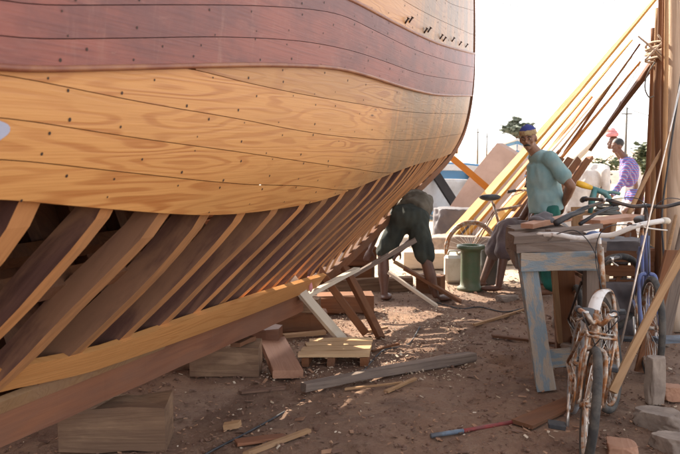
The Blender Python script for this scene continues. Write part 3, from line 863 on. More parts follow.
def rock(name, label, c, r, mat, seed, group=None, cat='stone'):
    bm = bmesh.new(); bmesh.ops.create_icosphere(bm, subdivisions=5, radius=1)
    for v in bm.verts:
        q = v.co.copy(); d = 1 + .30 * noise.noise(q * 1.2 + Vector((seed, 0, 0))) + .10 * noise.noise(q * 4 + Vector((0, seed, 0)))
        # flatten facets for a broken look
        v.co = Vector((max(-.8, min(.8, q.x * d)) * r[0], max(-.75, min(.75, q.y * d)) * r[1], max(-.6, min(.55, q.z * d)) * r[2]))
    for v in bm.verts: v.co *= 1 + .07 * noise.noise(v.co * (2.2 / max(r)) + Vector((seed, 2, 0))) + .03 * noise.noise(v.co * (9 / max(r)))
    me = bpy.data.meshes.new(name); bm.to_mesh(me); bm.free(); me.materials.append(mat)
    for p in me.polygons: p.use_smooth = True
    o = bpy.data.objects.new(name, me); COL.objects.link(o); o.location = Vector(c) + Vector((0, 0, r[2] * .35)); o.rotation_euler = (0, .1 * math.sin(seed), seed)
    return tag(o, label, cat, group)
gs = 'stones lying round the bicycles'
rock('stone_slab', 'broad flat grey slab leaning at the right, level with the pedal', G(660, 426), (.16, .11, .09), M['stone'], 2.2, gs)
rock('stone_slab', 'tall pale broken slab standing right of the rear bicycle wheel', G(655, 402) + Vector((0, 0, .05)), (.07, .05, .24), M['stone'], .4, gs)
rock('stone', 'pale flat stone at the bottom edge right of the front tyre', G(622, 452), (.13, .09, .05), M['pink'], 1.3, gs)
rock('stone', 'dark angular stone in the bottom right corner', G(672, 448), (.12, .09, .07), M['stone'], 5.1, gs)
rock('stone', 'rounded stone lying by the seated person\'s foot', G(508, 300), (.17, .06, .05), M['stone'], .6, gs)
rock('stone', 'small grey stone under the workbench', G(571, 351), (.09, .07, .06), M['stone'], 3.6, gs)
rock('stone', 'small tan stone at the right beyond the leaning board', G(672, 396), (.10, .08, .07), M['pink'], 4.6, gs)

def remesh_thing(mb, name, mat, vox):
    o = mb.build('tmp', mat); md = o.modifiers.new('r', 'REMESH'); md.mode = 'VOXEL'; md.voxel_size = vox
    me = bpy.data.meshes.new_from_object(o.evaluated_get(bpy.context.evaluated_depsgraph_get())); bpy.data.objects.remove(o)
    for v in me.vertices: v.co += Vector((0, 0, .012 * noise.noise(v.co * 25)))
    for p in me.polygons: p.use_smooth = True
    c = sum((v.co for v in me.vertices), Vector()) / len(me.vertices)
    for v in me.vertices: v.co -= c
    ob = bpy.data.objects.new(name, me); COL.objects.link(ob); ob.location = c; return ob

# ------------------------------------------------------------------ WORKBENCH
bench = empty('workbench', (1.2, 4.85, 0), True); tag(bench, 'rough workbench of thick weathered planks with a flaking blue front leg', 'workbench')
H = .90
tl = [(4.84, .20, 1.045, 1.60), (5.06, .22, 1.10, 1.60), (5.30, .20, 1.15, 1.62), (5.52, .22, 1.18, 1.60), (5.76, .22, 1.24, 1.63)]
for k, (y, w, x0, x1) in enumerate(tl):
    timber('top_plank', None, None, (x0, y, H - .03 + .008 * (k % 2)), (x1, y + .03, H - .03 + .006 * (k % 3)), w - .01, .06 + .008 * (k % 2), M['grey'], jit=.008, parent=bench)
timber('end_block', None, None, (1.03, 4.80, H + .018), (1.38, 4.86, H + .022), .15, .05, M['grey'], jit=.008, parent=bench)
timber('apron', None, None, (1.085, 4.77, H - .12), (1.58, 4.77, H - .11), .05, .115, M['bluepaint'], jit=.005, parent=bench)
timber('apron', None, None, (1.09, 4.83, H - .12), (1.24, 5.85, H - .12), .05, .11, M['grey'], jit=.005, parent=bench)
l1 = timber('leg', None, None, G(546, 390) + Vector((0, 0, .0)), (1.125, 4.83, H - .06), .11, .07, M['bluepaint'], jit=.005, parent=bench, up=(0, 1, 0)); l1['label'] = 'leg with flaking blue and white paint'
timber('leg', None, None, G(566, 348), (1.60, 5.72, H - .06), .15, .08, M['brown'], jit=.005, parent=bench, up=(0, 1, 0))
timber('leg', None, None, (1.57, 4.88, 0), (1.55, 4.86, H - .06), .10, .07, M['grey'], jit=.005, parent=bench, up=(0, 1, 0))
timber('rail', None, None, P(543, 359, 4.9), P(582, 356, 4.95), .04, .11, M['bluepaint'], jit=.004, parent=bench)
timber('brace', None, None, P(553, 258, 5.1), P(560, 342, 5.45), .035, .03, M['tan'], jit=.003, parent=bench, up=(0, 1, 0))
# scraps and tools on the bench
def on(px, py, z=H + .045): return G(px, py, z)
timber('wooden_batten', 'rough reddish batten lying on the workbench, near its left end', 'batten', on(527, 226), on(566, 218), .09, .035, M['pink'])
timber('wooden_batten', 'pale splintered offcut on the back of the workbench', 'batten', on(572, 214), on(612, 210), .07, .035, M['tan'])
timber('wooden_batten', 'broad sunlit board piece across the right of the workbench', 'batten', on(590, 222), on(636, 216), .16, .03, M['pink'])
timber('wooden_batten', 'narrow pale lath lying along the middle of the workbench', 'batten', on(548, 232), on(600, 226), .05, .03, M['grey'])
# yellow-handled bar clamp / hand tool
tool = empty('hand_drill', P(590, 206, 5.6), True); tag(tool, 'teal hand drill with a yellow handle standing on the workbench', 'hand tool')
mb = MB(); mb.tube([P(577, 183, 5.6), P(583, 185, 5.6), P(592, 188, 5.6)], [.022, .024, .016], 10); mb.build('yellow_handle', M['yellowp'], tool)
mb = MB(); mb.tube([P(590, 187, 5.6), P(605, 193, 5.6), P(612, 203, 5.6)], [.014, .022, .018], 8); mb.tube([P(595, 189, 5.6), P(592, 200, 5.6), P(590, 213, 5.6)], [.02, .026, .016], 8)
mb.tube([P(605, 193, 5.6), P(613, 192, 5.6), P(620, 194, 5.6)], .012, 8); mb.build('drill_body', M['teal'], tool)
mb = MB(); mb.tube([P(611, 203, 5.6), P(622, 204, 5.6)], [.03, .008], 8); mb.build('chuck', M['black'], tool)
gg = 'dark grips and tools heaped on the workbench'
for k, (a, b, r, lb) in enumerate([((556, 223), (583, 211), .022, 'black rubber grip lying foremost on the workbench heap'), ((566, 218), (600, 203), .018, 'black bar slanting across the workbench heap'), ((580, 224), (612, 207), .014, 'dark rod under the curved grip on the workbench')]):
    p, q = P(a[0], a[1], 5.15 + .1 * k), P(b[0], b[1], 5.35 + .1 * k)
    mb = MB(); mb.tube([p, (p + q) / 2 + Vector((0, 0, .012)), q], [r, r * .8, r * .7], 10); tag(mb.build('tool_bar', M['black'], None, p), lb, 'tool')

# ------------------------------------------------------------------ BICYCLES
def basis(origin, fwd, lean):
    f = Vector((fwd[0], fwd[1], 0)).normalized(); l = Vector((0, 0, 1)).cross(f)
    u = (Vector((0, 0, 1)) + l * lean).normalized(); l = u.cross(f).normalized()
    return lambda x, y, z: Vector(origin) + f * x + l * y + u * z, f, l, u
def wheel(root, hub, ax, rad, tyre, rim, seed=0, tr=.021, fat=1.0):
    mb = MB(); mb.torus(hub, ax, rad - tr, tr, 48, 8, 0, flat=fat); w = empty('wheel', hub - root.location, False); w.parent = root
    w['_w'] = 0
    def add(mb, name, mat):
        o = mb.build(name, mat); o.data.transform(Matrix.Translation(-Vector(hub))); o.parent = w; o.location = (0, 0, 0)
    add(mb, 'tyre', tyre)
    mb = MB(); mb.torus(hub, ax, rad - 2.2 * tr, .011, 48, 6, flat=1.5); add(mb, 'rim', rim)
    mb = MB(); ax = Vector(ax).normalized(); e = ax.orthogonal().normalized(); g = ax.cross(e)
    for k in range(28):
        a = 2 * math.pi * k / 28; d = e * math.cos(a) + g * math.sin(a); s_ = 1 if k % 2 else -1
        mb.tube([Vector(hub) + ax * .028 * s_ + (e * math.cos(a + .5 * s_) + g * math.sin(a + .5 * s_)) * .02, Vector(hub) + d * (rad - 2.4 * tr)], .0016, 4, smooth=False)
    add(mb, 'spokes', M['chrome'])
    mb = MB(); mb.tube([Vector(hub) - ax * .05, Vector(hub) + ax * .05], .014, 8); mb.tube([Vector(hub) - ax * .034, Vector(hub) - ax * .028], .026, 12); mb.tube([Vector(hub) + ax * .028, Vector(hub) + ax * .034], .026, 12); add(mb, 'hub', M['rust'])
def bicycle(label, name, rear, fwd, steer, lean, mats, rad=.33, base=1.03, bars='swept', saddle_mat=None, bar_mat=None, rack=True, guard=True, sh=.93, bh=1.02, barw=.29, low=0):
    fr, ty1, ty2, rim = mats
    root = empty(name, rear, True); tag(root, label, 'bicycle')
    X, f, l, u = basis(rear, fwd, lean)
    rh = X(0, 0, rad); fh0 = X(base, 0, rad); bbk = X(.43, 0, rad - .05)
    wheel(root, rh, l, rad, ty2, rim)
    st = X(.30, 0, .76 - low * 1.6); ht_t = X(base - .25 + low * .3, 0, .86 - low * 1.6); ht_b = X(base - .19 + low * .3, 0, .68 - low)
    mb = MB()
    mb.tube([bbk, X(.28, 0, .84 - low * 2)], .016, 10); mb.tube([st, ht_t - u * .02], .015, 10); mb.tube([bbk, ht_b], .017, 10); mb.tube([ht_t + u * .03, ht_b - u * .02], .019, 10)
    for s_ in (-1, 1):
        mb.tube([bbk + l * .03 * s_, X(.1, .05 * s_, rad - .02), rh + l * .055 * s_], .010, 8)
        mb.tube([st + l * .02 * s_, rh + l * .055 * s_], .009, 8)
    mb.tube([bbk - l * .04, bbk + l * .04], .022, 10)
    mb.build('frame', fr, root)
    # steering assembly
    axs = (ht_t - ht_b).normalized(); rotm = Matrix.Rotation(steer, 3, axs)
    def T(p): return ht_b + rotm @ (Vector(p) - ht_b)
    fh = T(fh0); lf = rotm @ l; ff = rotm @ f
    # keep the tyre on the ground
    wheel(root, fh, lf, rad, ty1, rim)
    mb = MB(); crown = T(ht_b - axs * .03)
    for s_ in (-1, 1):
        mb.tube(catmull([crown + lf * .01 * s_, crown + lf * .05 * s_ - axs * .03, crown + lf * .055 * s_ - axs * .2 + ff * .005, fh + lf * .055 * s_], 5), [.013] * 15 + [.008], 8)
    mb.tube([ht_b - axs * .035, ht_t + axs * .05], .012, 8); mb.build('fork', fr, root)
    stem_t = ht_t + axs * (bh - .86 + low * 1.6)
    bm_ = bar_mat or M['chrome']
    mb = MB(); mb.tube([ht_t, stem_t], .011, 8); c = stem_t + ff * .06; mb.tube([stem_t, c], .012, 8); mb.build('stem', bm_, root)
    W = barw
    bp = [c + lf * W * .98 - ff * .17 + u * .02, c + lf * W * .95 - ff * .06 + u * .035, c + lf * W * .6 + ff * .01 + u * .03, c + lf * W * .25 + ff * .01 - u * .005, c, c - lf * W * .25 + ff * .01 - u * .005, c - lf * W * .6 + ff * .01 + u * .03, c - lf * W * .95 - ff * .06 + u * .035, c - lf * W * .98 - ff * .17 + u * .02]
    cm = catmull(bp, 5); mb = MB(); mb.tube(cm, .0145 if bars == 'white' else .0125, 10); hb = mb.build('handlebar', bm_, root)
    for s_ in (0, 1):
        seg = cm[:6] if s_ == 0 else cm[-6:]
        mb = MB(); mb.tube(seg, .0185, 10); g_ = mb.build('grip', M['whitep'] if bars == 'white' else M['black'], root)
        a = cm[9] if s_ == 0 else cm[-10]
        mb = MB(); e_ = seg[2]
        mb.tube(catmull([a - u * .01, a - u * .03 + (e_ - a) * .35, e_ - u * .055], 4), .0055, 6); mb.tube([a - u * .012, a + u * .012], .015, 8); mb.build('brake_lever', M['chrome'], root)
        mb = MB(); mb.tube(catmull([a, c + ff * .12 + u * .05 + lf * (.08 if s_ == 0 else -.08), c + ff * .05 - u * .1, crown + ff * .03], 6), .003, 5); mb.build('brake_cable', M['black'], root)
    # saddle
    mb = MB(); sp = X(.26, 0, sh - .05); mb.tube([X(.28, 0, .82 - low * 2.2), sp], .0125, 8); mb.build('seat_post', M['rust'], root)
    bmh = bmesh.new(); bmesh.ops.create_uvsphere(bmh, u_segments=18, v_segments=10, radius=1)
    V = []; 
    for v in bmh.verts:
        x, y, z = v.co; wv = .075 - .05 * (x + 1) / 2 * 1.0 if x > -1 else .075
        v.co = X(.24, 0, sh) + f * x * .135 + l * y * (.085 - .06 * ((x + 1) / 2) ** .8) + u * (z * .032 if z > 0 else z * .045)
    me = bpy.data.meshes.new('saddle'); bmh.to_mesh(me); bmh.free(); me.materials.append(saddle_mat or M['black'])
    for p in me.polygons: p.use_smooth = True
    o = bpy.data.objects.new('saddle', me); COL.objects.link(o); o.parent = root; o.location = -root.location
    # drive
    mb = MB(); cr = bbk - l * .05; mb.torus(cr, l, .085, .006, 28, 5); mb.torus(cr, l, .05, .004, 20, 5)
    for k in range(5):
        a = k * 1.2566; mb.tube([cr, cr + f * .085 * math.cos(a) + u * .085 * math.sin(a)], .004, 4)
    mb.build('chainring', M['rust'], root)
    mb = MB(); n_ = 20; pts = []
    mb.tube([cr + u * .085, rh - l * .045 + u * .035], .005, 5); mb.tube([cr - u * .085, rh - l * .045 - u * .035], .005, 5); mb.torus(rh - l * .045, l, .034, .006, 18, 5); mb.build('chain', M['rust'], root)
    ca = (f * .5 - u * .85).normalized()
    for s_ in (-1, 1):
        p = bbk + l * .065 * s_; q = p + ca * .165 * (-s_)
        mb = MB(); mb.tube([p, q], .009, 8); mb.build('crank', M['chrome'], root)
        mb = MB(); c_ = q + l * .05 * s_
        m4 = Matrix((f, l, u)).transposed().to_4x4(); m4.translation = c_
        mb.box((-.038, -.042, -.012), (.038, .042, .012), 0, m4, .004); mb.build('pedal', M['black'], root)
    if guard:
        for (h_, axw, a0, a1, nm) in ((fh, lf, R(30), R(150), 'f'), (rh, l, R(0), R(170), 'r')):
            mb = MB(); V = []; e = ff if nm == 'f' else f; 
            for i in range(22):
                a = a0 + (a1 - a0) * i / 21; d = e * math.cos(a) + u * math.sin(a)
                for k in range(7):
                    y = -1 + k / 3; V.append(h_ + d * (rad + .022 - .014 * y * y) + axw * .034 * y)
            F = [[i * 7 + k, (i + 1) * 7 + k, (i + 1) * 7 + k + 1, i * 7 + k + 1] for i in range(21) for k in range(6)]
            mb.add(V + [v + (v - h_).normalized() * .003 for v in V], F + [[q + 154 for q in ff_] for ff_ in F], 0, True)
            mb.build('mudguard', M['whiteenamel'] if nm == 'f' else M['rust'], root)
    if rack:
        mb = MB(); zt = rad + .07; 
        for s_ in (-1, 1):
            mb.tube([fh + lf * .06 * s_, fh + lf * .06 * s_ + u * (rad + .07) + ff * .06], .006, 6)
            mb.tube([fh + lf * .06 * s_ + u * (rad + .07) + ff * .10, fh + lf * .06 * s_ + u * (rad + .07) - ff * .06], .006, 6)
        mb.tube([fh + lf * .06 + u * (rad + .07) + ff * .10, fh - lf * .06 + u * (rad + .07) + ff * .10], .006, 6); mb.tube([fh + lf * .06 + u * (rad + .07) + ff * .02, fh - lf * .06 + u * (rad + .07) + ff * .02], .006, 6)
        mb.build('front_rack', M['rust'], root)
    return root
# bicycles crowded in front of and beside the bench
bk1 = bicycle('rusty bicycle with white swept handlebar, white front mudguard and blue saddle', 'bicycle', Vector((1.77, 5.34, 0)), (-.25, -.97), R(-17), -.08,
        (M['rust'], M['tyre'], M['tyre'], M['rust']), bars='white', bar_mat=M['whiteenamel'], saddle_mat=M['bluecloth'], sh=.90, bh=.97, barw=.37, rack=False)
bk2 = bicycle('blue-framed bicycle with dark handlebar standing rightmost behind the rusty ones', 'bicycle', Vector((2.28, 5.95, 0)), (-.30, -.95), R(8), -.04,
        (M['blueframe'], M['tyre'], M['tyre'], M['rust']), bar_mat=M['blackpaint'], rack=False, guard=False, sh=.95, bh=1.10, barw=.40)
bk3 = bicycle('black child-size bicycle pushed in under the workbench', 'bicycle', Vector((1.68, 5.60, 0)), (-.14, -.99), R(-6), .0,
        (M['blackpaint'], M['tyre'], M['tyre'], M['rust']), rad=.25, base=.80, bar_mat=M['blackpaint'], rack=False, guard=False, sh=.66, bh=.74, barw=.17, low=.12)
bk5 = bicycle('small rusty bicycle nearest the camera with a square rack over its front wheel', 'bicycle', Vector((1.285, 4.33, 0)), (-.21, -.98), R(-2), .10,
        (M['rust'], M['tyre'], M['whitewall'], M['rust']), rad=.275, base=.74, bar_mat=M['rust'], guard=False, sh=.60, bh=.64, barw=.085, low=.14)

# bicycle far behind by the lumber
bk4 = bicycle('old bicycle leaning by the leaning beams behind the green drum', 'bicycle', Vector((1.50, 9.0, 0)), (1, .25), R(10), .08,
        (M['rust'], M['whitewall'], M['rust'], M['rust']), rad=.33, bar_mat=M['rust'], rack=False, guard=False, sh=.92, bh=.98)

# ------------------------------------------------------------------ drums and containers
def drum(name, label, c, r, h, mat, cat='drum', rim=True):
    mb = MB(); c = Vector(c)
    prof = [(0.001, 0), (r * 1.0, 0), (r * 1.0, .02), (r * .97, .03), (r * .97, h * .5), (r * .985, h * .52), (r * .97, h * .54), (r * .97, h - .05), (r * (1.25 if rim else 1), h - .035), (r * (1.25 if rim else 1), h), (r * .9, h), (r * .88, h - .03), (0.001, h - .03)]
    if rim: prof = [(0.001, 0), (r * 1.3, 0), (r * 1.3, .03), (r * 1.02, .045), (r * .97, .1), (r * .97, h - .08), (r * 1.02, h - .05), (r * 1.38, h - .035), (r * 1.38, h), (r * .9, h), (r * .88, h - .03), (0.001, h - .03)]
    mb.lathe(prof, 28); o = mb.build(name, mat); o.location = c; return tag(o, label, cat)
c = G(472, 292)
drum('green_bollard', 'green flanged metal drum standing left of the seated person', c + Vector((0, .12, 0)), .104, .47, M['greenp'])
drum('grey_drum', 'dark grey drum half hidden behind the green flanged drum', G(491, 287) + Vector((.02, .2, 0)), .115, .40, M['greyp'], rim=False)
# white jerrican
jc = G(456, 285) + Vector((0, .2, 0)); jr = empty('plastic_canister', jc, True); tag(jr, 'off-white plastic canister standing left of the green drum', 'canister')
mb = MB(); m4 = Matrix.Translation(jc); mb.box((-.1, -.08, 0), (.1, .08, .30), 0, m4, .03); mb.tube([jc + Vector((-.07, 0, .29)), jc + Vector((-.05, 0, .345)), jc + Vector((.03, 0, .345)), jc + Vector((.05, 0, .29))], .013, 8); mb.build('can_body', M['whitep'], jr)
mb = MB(); mb.tube([jc + Vector((.075, 0, .30)), jc + Vector((.075, 0, .335))], .022, 10); mb.build('cap', M['whitep'], jr)

# ------------------------------------------------------------------ leaning lumber
gl = 'beams leaning up to the right against the post scaffold'
def lean(label, a, b, Y0, Y1, w, h, mat, w1=None, h1=None, up=(-.6, -.45, .66), name='leaning_beam', cat='beam'):
    p0 = P(a[0], a[1], Y0); p1 = P(b[0], b[1], Y1)
    return timber(name, label, cat, p0, p1, w, h, mat, gl, up=up, w1=w1, h1=h1)
lean('longest golden beam, leaning from the ground to the top right corner', (424, 266), (657, -3), 11.0, 10.8, .21, .06, M['yellow'], .05, .03)
lean('shorter orange beam leaning beneath the longest golden beam', (447, 278), (592, 96), 10.9, 11.4, .13, .06, M['orange'], .04, .03)
lean('golden plank lying close below the longest beam', (440, 284), (545, 168), 10.9, 10.8, .15, .05, M['yellow'], .1, .04)
lean('bright pale plank leaning behind the standing man', (484, 252), (606, 128), 10.9, 11.1, .16, .05, M['pale'], .10, .04)
lean('brown beam close under the bright pale plank', (498, 252), (590, 158), 9.0, 10.7, .13, .05, M['brown'], .1, .05)
lean('thin brown pole leaning just right of the orange beam', (565, 152), (640, 44), 10.9, 8.4, .05, .04, M['brown'], .02, .02)
lean('thin tan pole leaning just above the thin brown pole', (560, 150), (632, 56), 10.9, 8.6, .04, .03, M['tan'], .015, .015)
lean('stout reddish brown plank tapering down from the rope lashing', (590, 150), (655, 60), 8.4, 7.2, .03, .03, M['brown'], .12, .05)
lean('slim brown pole running low between the golden beams', (462, 268), (560, 150), 10.9, 11.0, .05, .04, M['brown'], .04, .03)
lean('second long golden pole, hugging the right flank of the longest beam', (436, 270), (632, 40), 11.2, 11.3, .09, .05, M['yellow'], .03, .02)
lean('slender amber pole running under the standing man\'s elbow to the lashing', (476, 262), (640, 62), 10.9, 8.9, .06, .04, M['orange'], .02, .02)
lean('pale slender lath lying on top of the bundle of poles', (455, 262), (610, 84), 10.9, 11.1, .05, .03, M['pale'], .03, .02)
for k in range(4):
    a = (512 + 11 * k, 224 - 1 * k); b = (561 + 9 * k, 158 + .6 * k)
    p0, p1 = P(a[0], a[1], 8.9), P(b[0], b[1], 9.2)
    timber('short_plank', ['first', 'second', 'third', 'last'][k] + ' from the left of four short brown planks propped behind the standing man\'s back', 'plank', p0, p1, .075, .05, M['brown'], 'short brown planks propped in a row', up=(0, -1, .3))
cable('guy_wire', 'taut thin line running up to the lashed posts', 'line', [P(603, 135, 8.5), P(655, 35, 7.4)], .004, M['rope'], 2)
lean('pole stub leaning from the bow foot down to the beige sheet', (452, 158), (492, 192), 11.5, 11.5, .09, .08, M['orange'], up=(0, -1, 0))

# ------------------------------------------------------------------ posts at right
gp = 'upright poles at the right edge'
def pole(label, px0, px1, ytop, Y, r, mat, seed, name='wooden_post', below=0, r1=None, wob=.03):
    rnd = random.Random(seed); a = P(px0, 200, Y); a.z = 0; b = P(px1, ytop, Y); pts = []
    n = 22
    for k in range(n + 1):
        t = k / n; q = a.lerp(b, t); pts.append(q + Vector((noise.noise(Vector((seed, t * 3, 0))) * wob, noise.noise(Vector((seed, t * 3, 5))) * wob, 0)))
    mb = MB(); rr = [r + ((r1 or r * .8) - r) * k / n + .1 * r * noise.noise(Vector((seed, k * .4, 9))) for k in range(n + 1)]
    mb.tube(pts, rr, 12)
    o = mb.build(name, mat, None, a); mt = frame_matrix(a, b); o.location = (0, 0, 0); o.data.transform(Matrix.Translation(a)); o.data.transform(mt.inverted()); o.matrix_world = mt
    return tag(o, label, 'post', gp)
pole('thick bleached tree trunk post at the right edge', 682, 680, -40, 6.4, .11, M['bark'], 1.5, wob=.008)
pole('slim pale pole pressed against the left of the bleached trunk', 668, 667, -35, 6.3, .02, M['tan'], 7.5, wob=.01)
pole('dark batten between the slim pale pole and the brown poles', 665, 664.5, -30, 6.35, .014, M['brown'], 8.5, wob=.01)
pole('rough tan pole fourth left of the bleached trunk, slightly bent', 647, 654, 60, 7.1, .022, M['grey'], 9.5)
pole('thin brown pole closest left of the thick bleached post', 661, 662, -30, 6.6, .03, M['brown'], 2.5)
pole('reddish pole second left of the thick bleached post', 656, 657, 8, 6.8, .035, M['tan'], 3.5)
pole('shorter brown pole third left of the thick bleached post', 651, 652, 28, 7.0, .028, M['brown'], 4.5)
pole('dark split pole standing behind the rope lashing', 664, 660, 30, 7.2, .05, M['brown'], 5.5)
def stick(label, pts, r, mat, name='crooked_stick'):
    P3 = [P(*q) for q in pts]; mb = MB(); c = catmull(P3, 5); mb.tube(c, [r * (1 - .4 * i / len(c)) for i in range(len(c))], 7)
    return tag(mb.build(name, mat, None, P3[0]), label, 'stick')
stick('twig sticking out left from the rope lashing', [(664, 62, 6.5), (652, 48, 6.5), (638, 36, 6.5)], .012, M['rope'])
stick('tan stick leaning up to the right behind the handlebars', [(628, 215, 6.2), (645, 180, 6.3), (664, 146, 6.4)], .02, M['tan'])
stick('dark crooked branch standing left of the tan stick', [(637, 215, 7.2), (643, 185, 7.2), (650, 165, 7.2), (657, 140, 7.2)], .03, M['brown'])
stick('pale bent branch low at the right edge behind the bicycles', [(655, 330, 6), (664, 270, 6.1), (676, 215, 6.2)], .02, M['tan'])
mb = MB(); rnd = random.Random(5); lc = P(657, 52, 6.7)
for k in range(6):
    z = rnd.uniform(-.06, .05); th = rnd.uniform(-.35, .35); pts = []
    for i in range(25):
        a = 2 * math.pi * i / 24; pts.append(lc + Vector((.085 * math.cos(a) + .03, .30 * math.sin(a) * .8, z + .13 * math.cos(a) * th)))
    mb.tube(pts, .011, 6)
for k in range(4):
    mb.tube(catmull([lc + Vector((-.1, -.22, 0)), lc + Vector((rnd.uniform(-.2, .2), -.27, rnd.uniform(-.15, .12))), lc + Vector((rnd.uniform(-.1, .3), -.26, rnd.uniform(-.2, .15)))], 5), .008, 5)
tag(mb.build('rope_lashing', M['rope'], None, lc), 'knotted pale rope lashing round the upright poles', 'rope')
cable('hanging_rope', 'loose grey rope loop hanging below the lashing', 'rope', [P(655, 62, 6.6), P(647, 75, 6.6), P(645, 88, 6.6), P(649, 97, 6.6), P(654, 96, 6.6)], .006, M['greyp'])
cable('hanging_cable', 'black cable hanging down along the thick bleached post', 'cable', [P(683, 60, 6.15), P(676, 110, 6.15), P(668, 165, 6.15), P(662, 215, 6.15), P(664, 260, 6.1)], .008, M['black'])
cable('thin_rod', 'thin pale rod leaning in front of the bicycles up to the right edge', 'rod', [P(621, 345, 3.85), P(650, 215, 3.9), P(686, 62, 3.95)], .0045, M['chrome'], 2)
timber('leaning_board', 'narrow tan board leaning across the bicycles to the right edge', 'board', P(612, 392, 4.0), P(694, 232, 4.5), .045, .022, M['tan'], up=(0, -1, 0))
timber('leaning_board', 'brown board leaning low at the right edge behind the rusty bicycle', 'board', G(640, 372), P(672, 250, 5.2), .08, .03, M['brown'], up=(0, -1, 0))
timber('leaning_board', 'grey board leaning at far right behind the blue bicycle', 'board', G(662, 345), P(690, 215, 5.9), .10, .03, M['grey'], up=(0, -1, 0))
timber('leaning_board', 'dark blue-grey board lying at the right edge by the stones', 'board', P(655, 340, 4.9), P(700, 338, 4.9), .09, .03, M['greenblue'])
# clutter behind the bicycles
rock('tarpaulin_heap', 'crumpled dark tarpaulin heap behind the bicycles', (2.35, 6.6, 0), (.42, .3, .40), M['tarp'], 7.3, None, 'tarpaulin')
rock('sack', 'dusty pale sack lying under the workbench behind the black bicycle', (1.92, 6.5, 0), (.2, .16, .22), M['stone'], 2.9, None, 'sack')
for k in range(7):
    x = 2.15 + .13 * k
    timber('stacked_board', ['leftmost tan', 'second brown', 'third pale', 'fourth brown', 'fifth tan', 'sixth brown', 'rightmost grey'][k] + ' board of the row standing behind the blue bicycle', 'board', (x, 7.1 + .03 * k, 0), (x + .18 * math.sin(k * 2.1), 7.25, .75 + .22 * math.sin(k * 1.7 + 1)), .10, .03,
           M[['tan', 'brown', 'pale', 'brown', 'tan', 'brown', 'grey'][k]], 'boards standing behind the bicycles', up=(0, -1, 0))

def tyre_thing(label, c, ax, R_=.31):
    mb = MB(); mb.torus(c, ax, R_, .026, 44, 8); tag(mb.build('old_tyre', M['tyre'], None, c), label, 'tyre')
tyre_thing('worn black tyre leaning against the boards behind the blue bicycle', (2.52, 6.85, .34), (.3, 1, .15))
tyre_thing('worn black tyre leaning under the right end of the workbench', (2.12, 6.15, .33), (-.5, 1, .2))
# wooden crate with slats
cr = empty('slatted_crate', (2.32, 6.75, 0)); tag(cr, 'dark slatted crate standing behind the bicycles, right of the workbench', 'crate')
for k in range(5):
    z = .05 + .12 * k
    mb = MB(); mb.box((-.28, -.2, z), (.28, -.18, z + .09)); mb.build('slat', M['brown'], cr)
    mb = MB(); mb.box((-.30, -.2, z), (-.28, .2, z + .09)); mb.build('slat', M['brown'], cr)
for sx in (-1, 1):
    for sy in (-1, 1): mb = MB(); mb.box((sx * .26 - .02, sy * .17 - .02, .0), (sx * .26 + .02, sy * .17 + .02, .64)); mb.build('corner_post', M['keel'], cr)
rock('tarpaulin_heap', 'brown tarpaulin thrown over the slatted crate behind the bicycles', (2.32, 6.8, .55), (.34, .26, .16), M['tarp'], 9.1, None, 'tarpaulin')
for k in range(6):
    a = (604 + 9 * k, 300 + 3 * (k % 3)); b = (616 + 9.5 * k + 6 * math.sin(k * 2.3), 214 + 9 * (k % 4))
    timber('leaning_lath', ['first', 'second', 'third', 'fourth', 'fifth', 'sixth'][k] + ' from the left of the thin laths leaning above the dark crate', 'lath', P(a[0], a[1], 6.4), P(b[0], b[1], 7.0), .035, .02, M[['tan', 'brown', 'grey', 'brown', 'tan', 'brown'][k]], 'thin laths leaning behind the bicycles', up=(0, -1, 0))
# coil of rope and rags on the bench
mb = MB(); cc_ = on(607, 214)
for k in range(4): mb.torus(cc_ + Vector((0, 0, .02 * k)), (.1 * math.sin(k * 2), .1 * math.cos(k), 1), .10 - .008 * k, .011, 26, 6)
tag(mb.build('rope_coil', M['greyp'], None, cc_), 'small dark coil of rope on the right end of the workbench', 'rope')
mb = MB(); q = on(541, 222)
for k in range(5): mb.ell(q + Vector((.05 * math.sin(k * 2.1), .05 * math.cos(k * 1.7), .012 * k)), (.07, .05, .02), rot=Matrix.Rotation(k, 3, 'Z'))
tag(remesh_thing(mb, 'rag', M['tarp'], .010), 'crumpled grey rag on the left end of the workbench', 'rag')

# ------------------------------------------------------------------ PEOPLE
def remesh(mb, name, mats, voxel, parent, smooth=4, colourer=None, disp=None):
    o = mb.build('tmp', mats)
    md = o.modifiers.new('r', 'REMESH'); md.mode = 'VOXEL'; md.voxel_size = voxel; md.use_smooth_shade = True
    ms = o.modifiers.new('s', 'SMOOTH'); ms.factor = .5; ms.iterations = smooth
    dg = bpy.context.evaluated_depsgraph_get(); me = bpy.data.meshes.new_from_object(o.evaluated_get(dg))
    bpy.data.objects.remove(o)
    if disp:
        nrm = [v.normal.copy() for v in me.vertices]
        for v, n_ in zip(me.vertices, nrm): v.co += n_ * disp(v.co)
    me.materials.clear()
    for m_ in mats: me.materials.append(m_)
    for p in me.polygons:
        p.use_smooth = True; p.material_index = colourer(p.center) if colourer else 0
    ob = bpy.data.objects.new(name, me); COL.objects.link(ob); ob.parent = parent; ob.location = -parent.location
    return ob
def cap(mb, a, b, ra, rb, mid=None):
    a = Vector(a); b = Vector(b); pts = [a.lerp(b, t) for t in (0, .25, .5, .75, 1)]
    m_ = mid if mid else (ra + rb) / 2
    q = [ra, ra + (m_ - ra) * .7, m_, m_ + (rb - m_) * .6, rb]
    mb.tube(pts, q, 12); mb.ell(a, (ra, ra, ra), nu=12, nv=8); mb.ell(b, (rb, rb, rb), nu=12, nv=8)
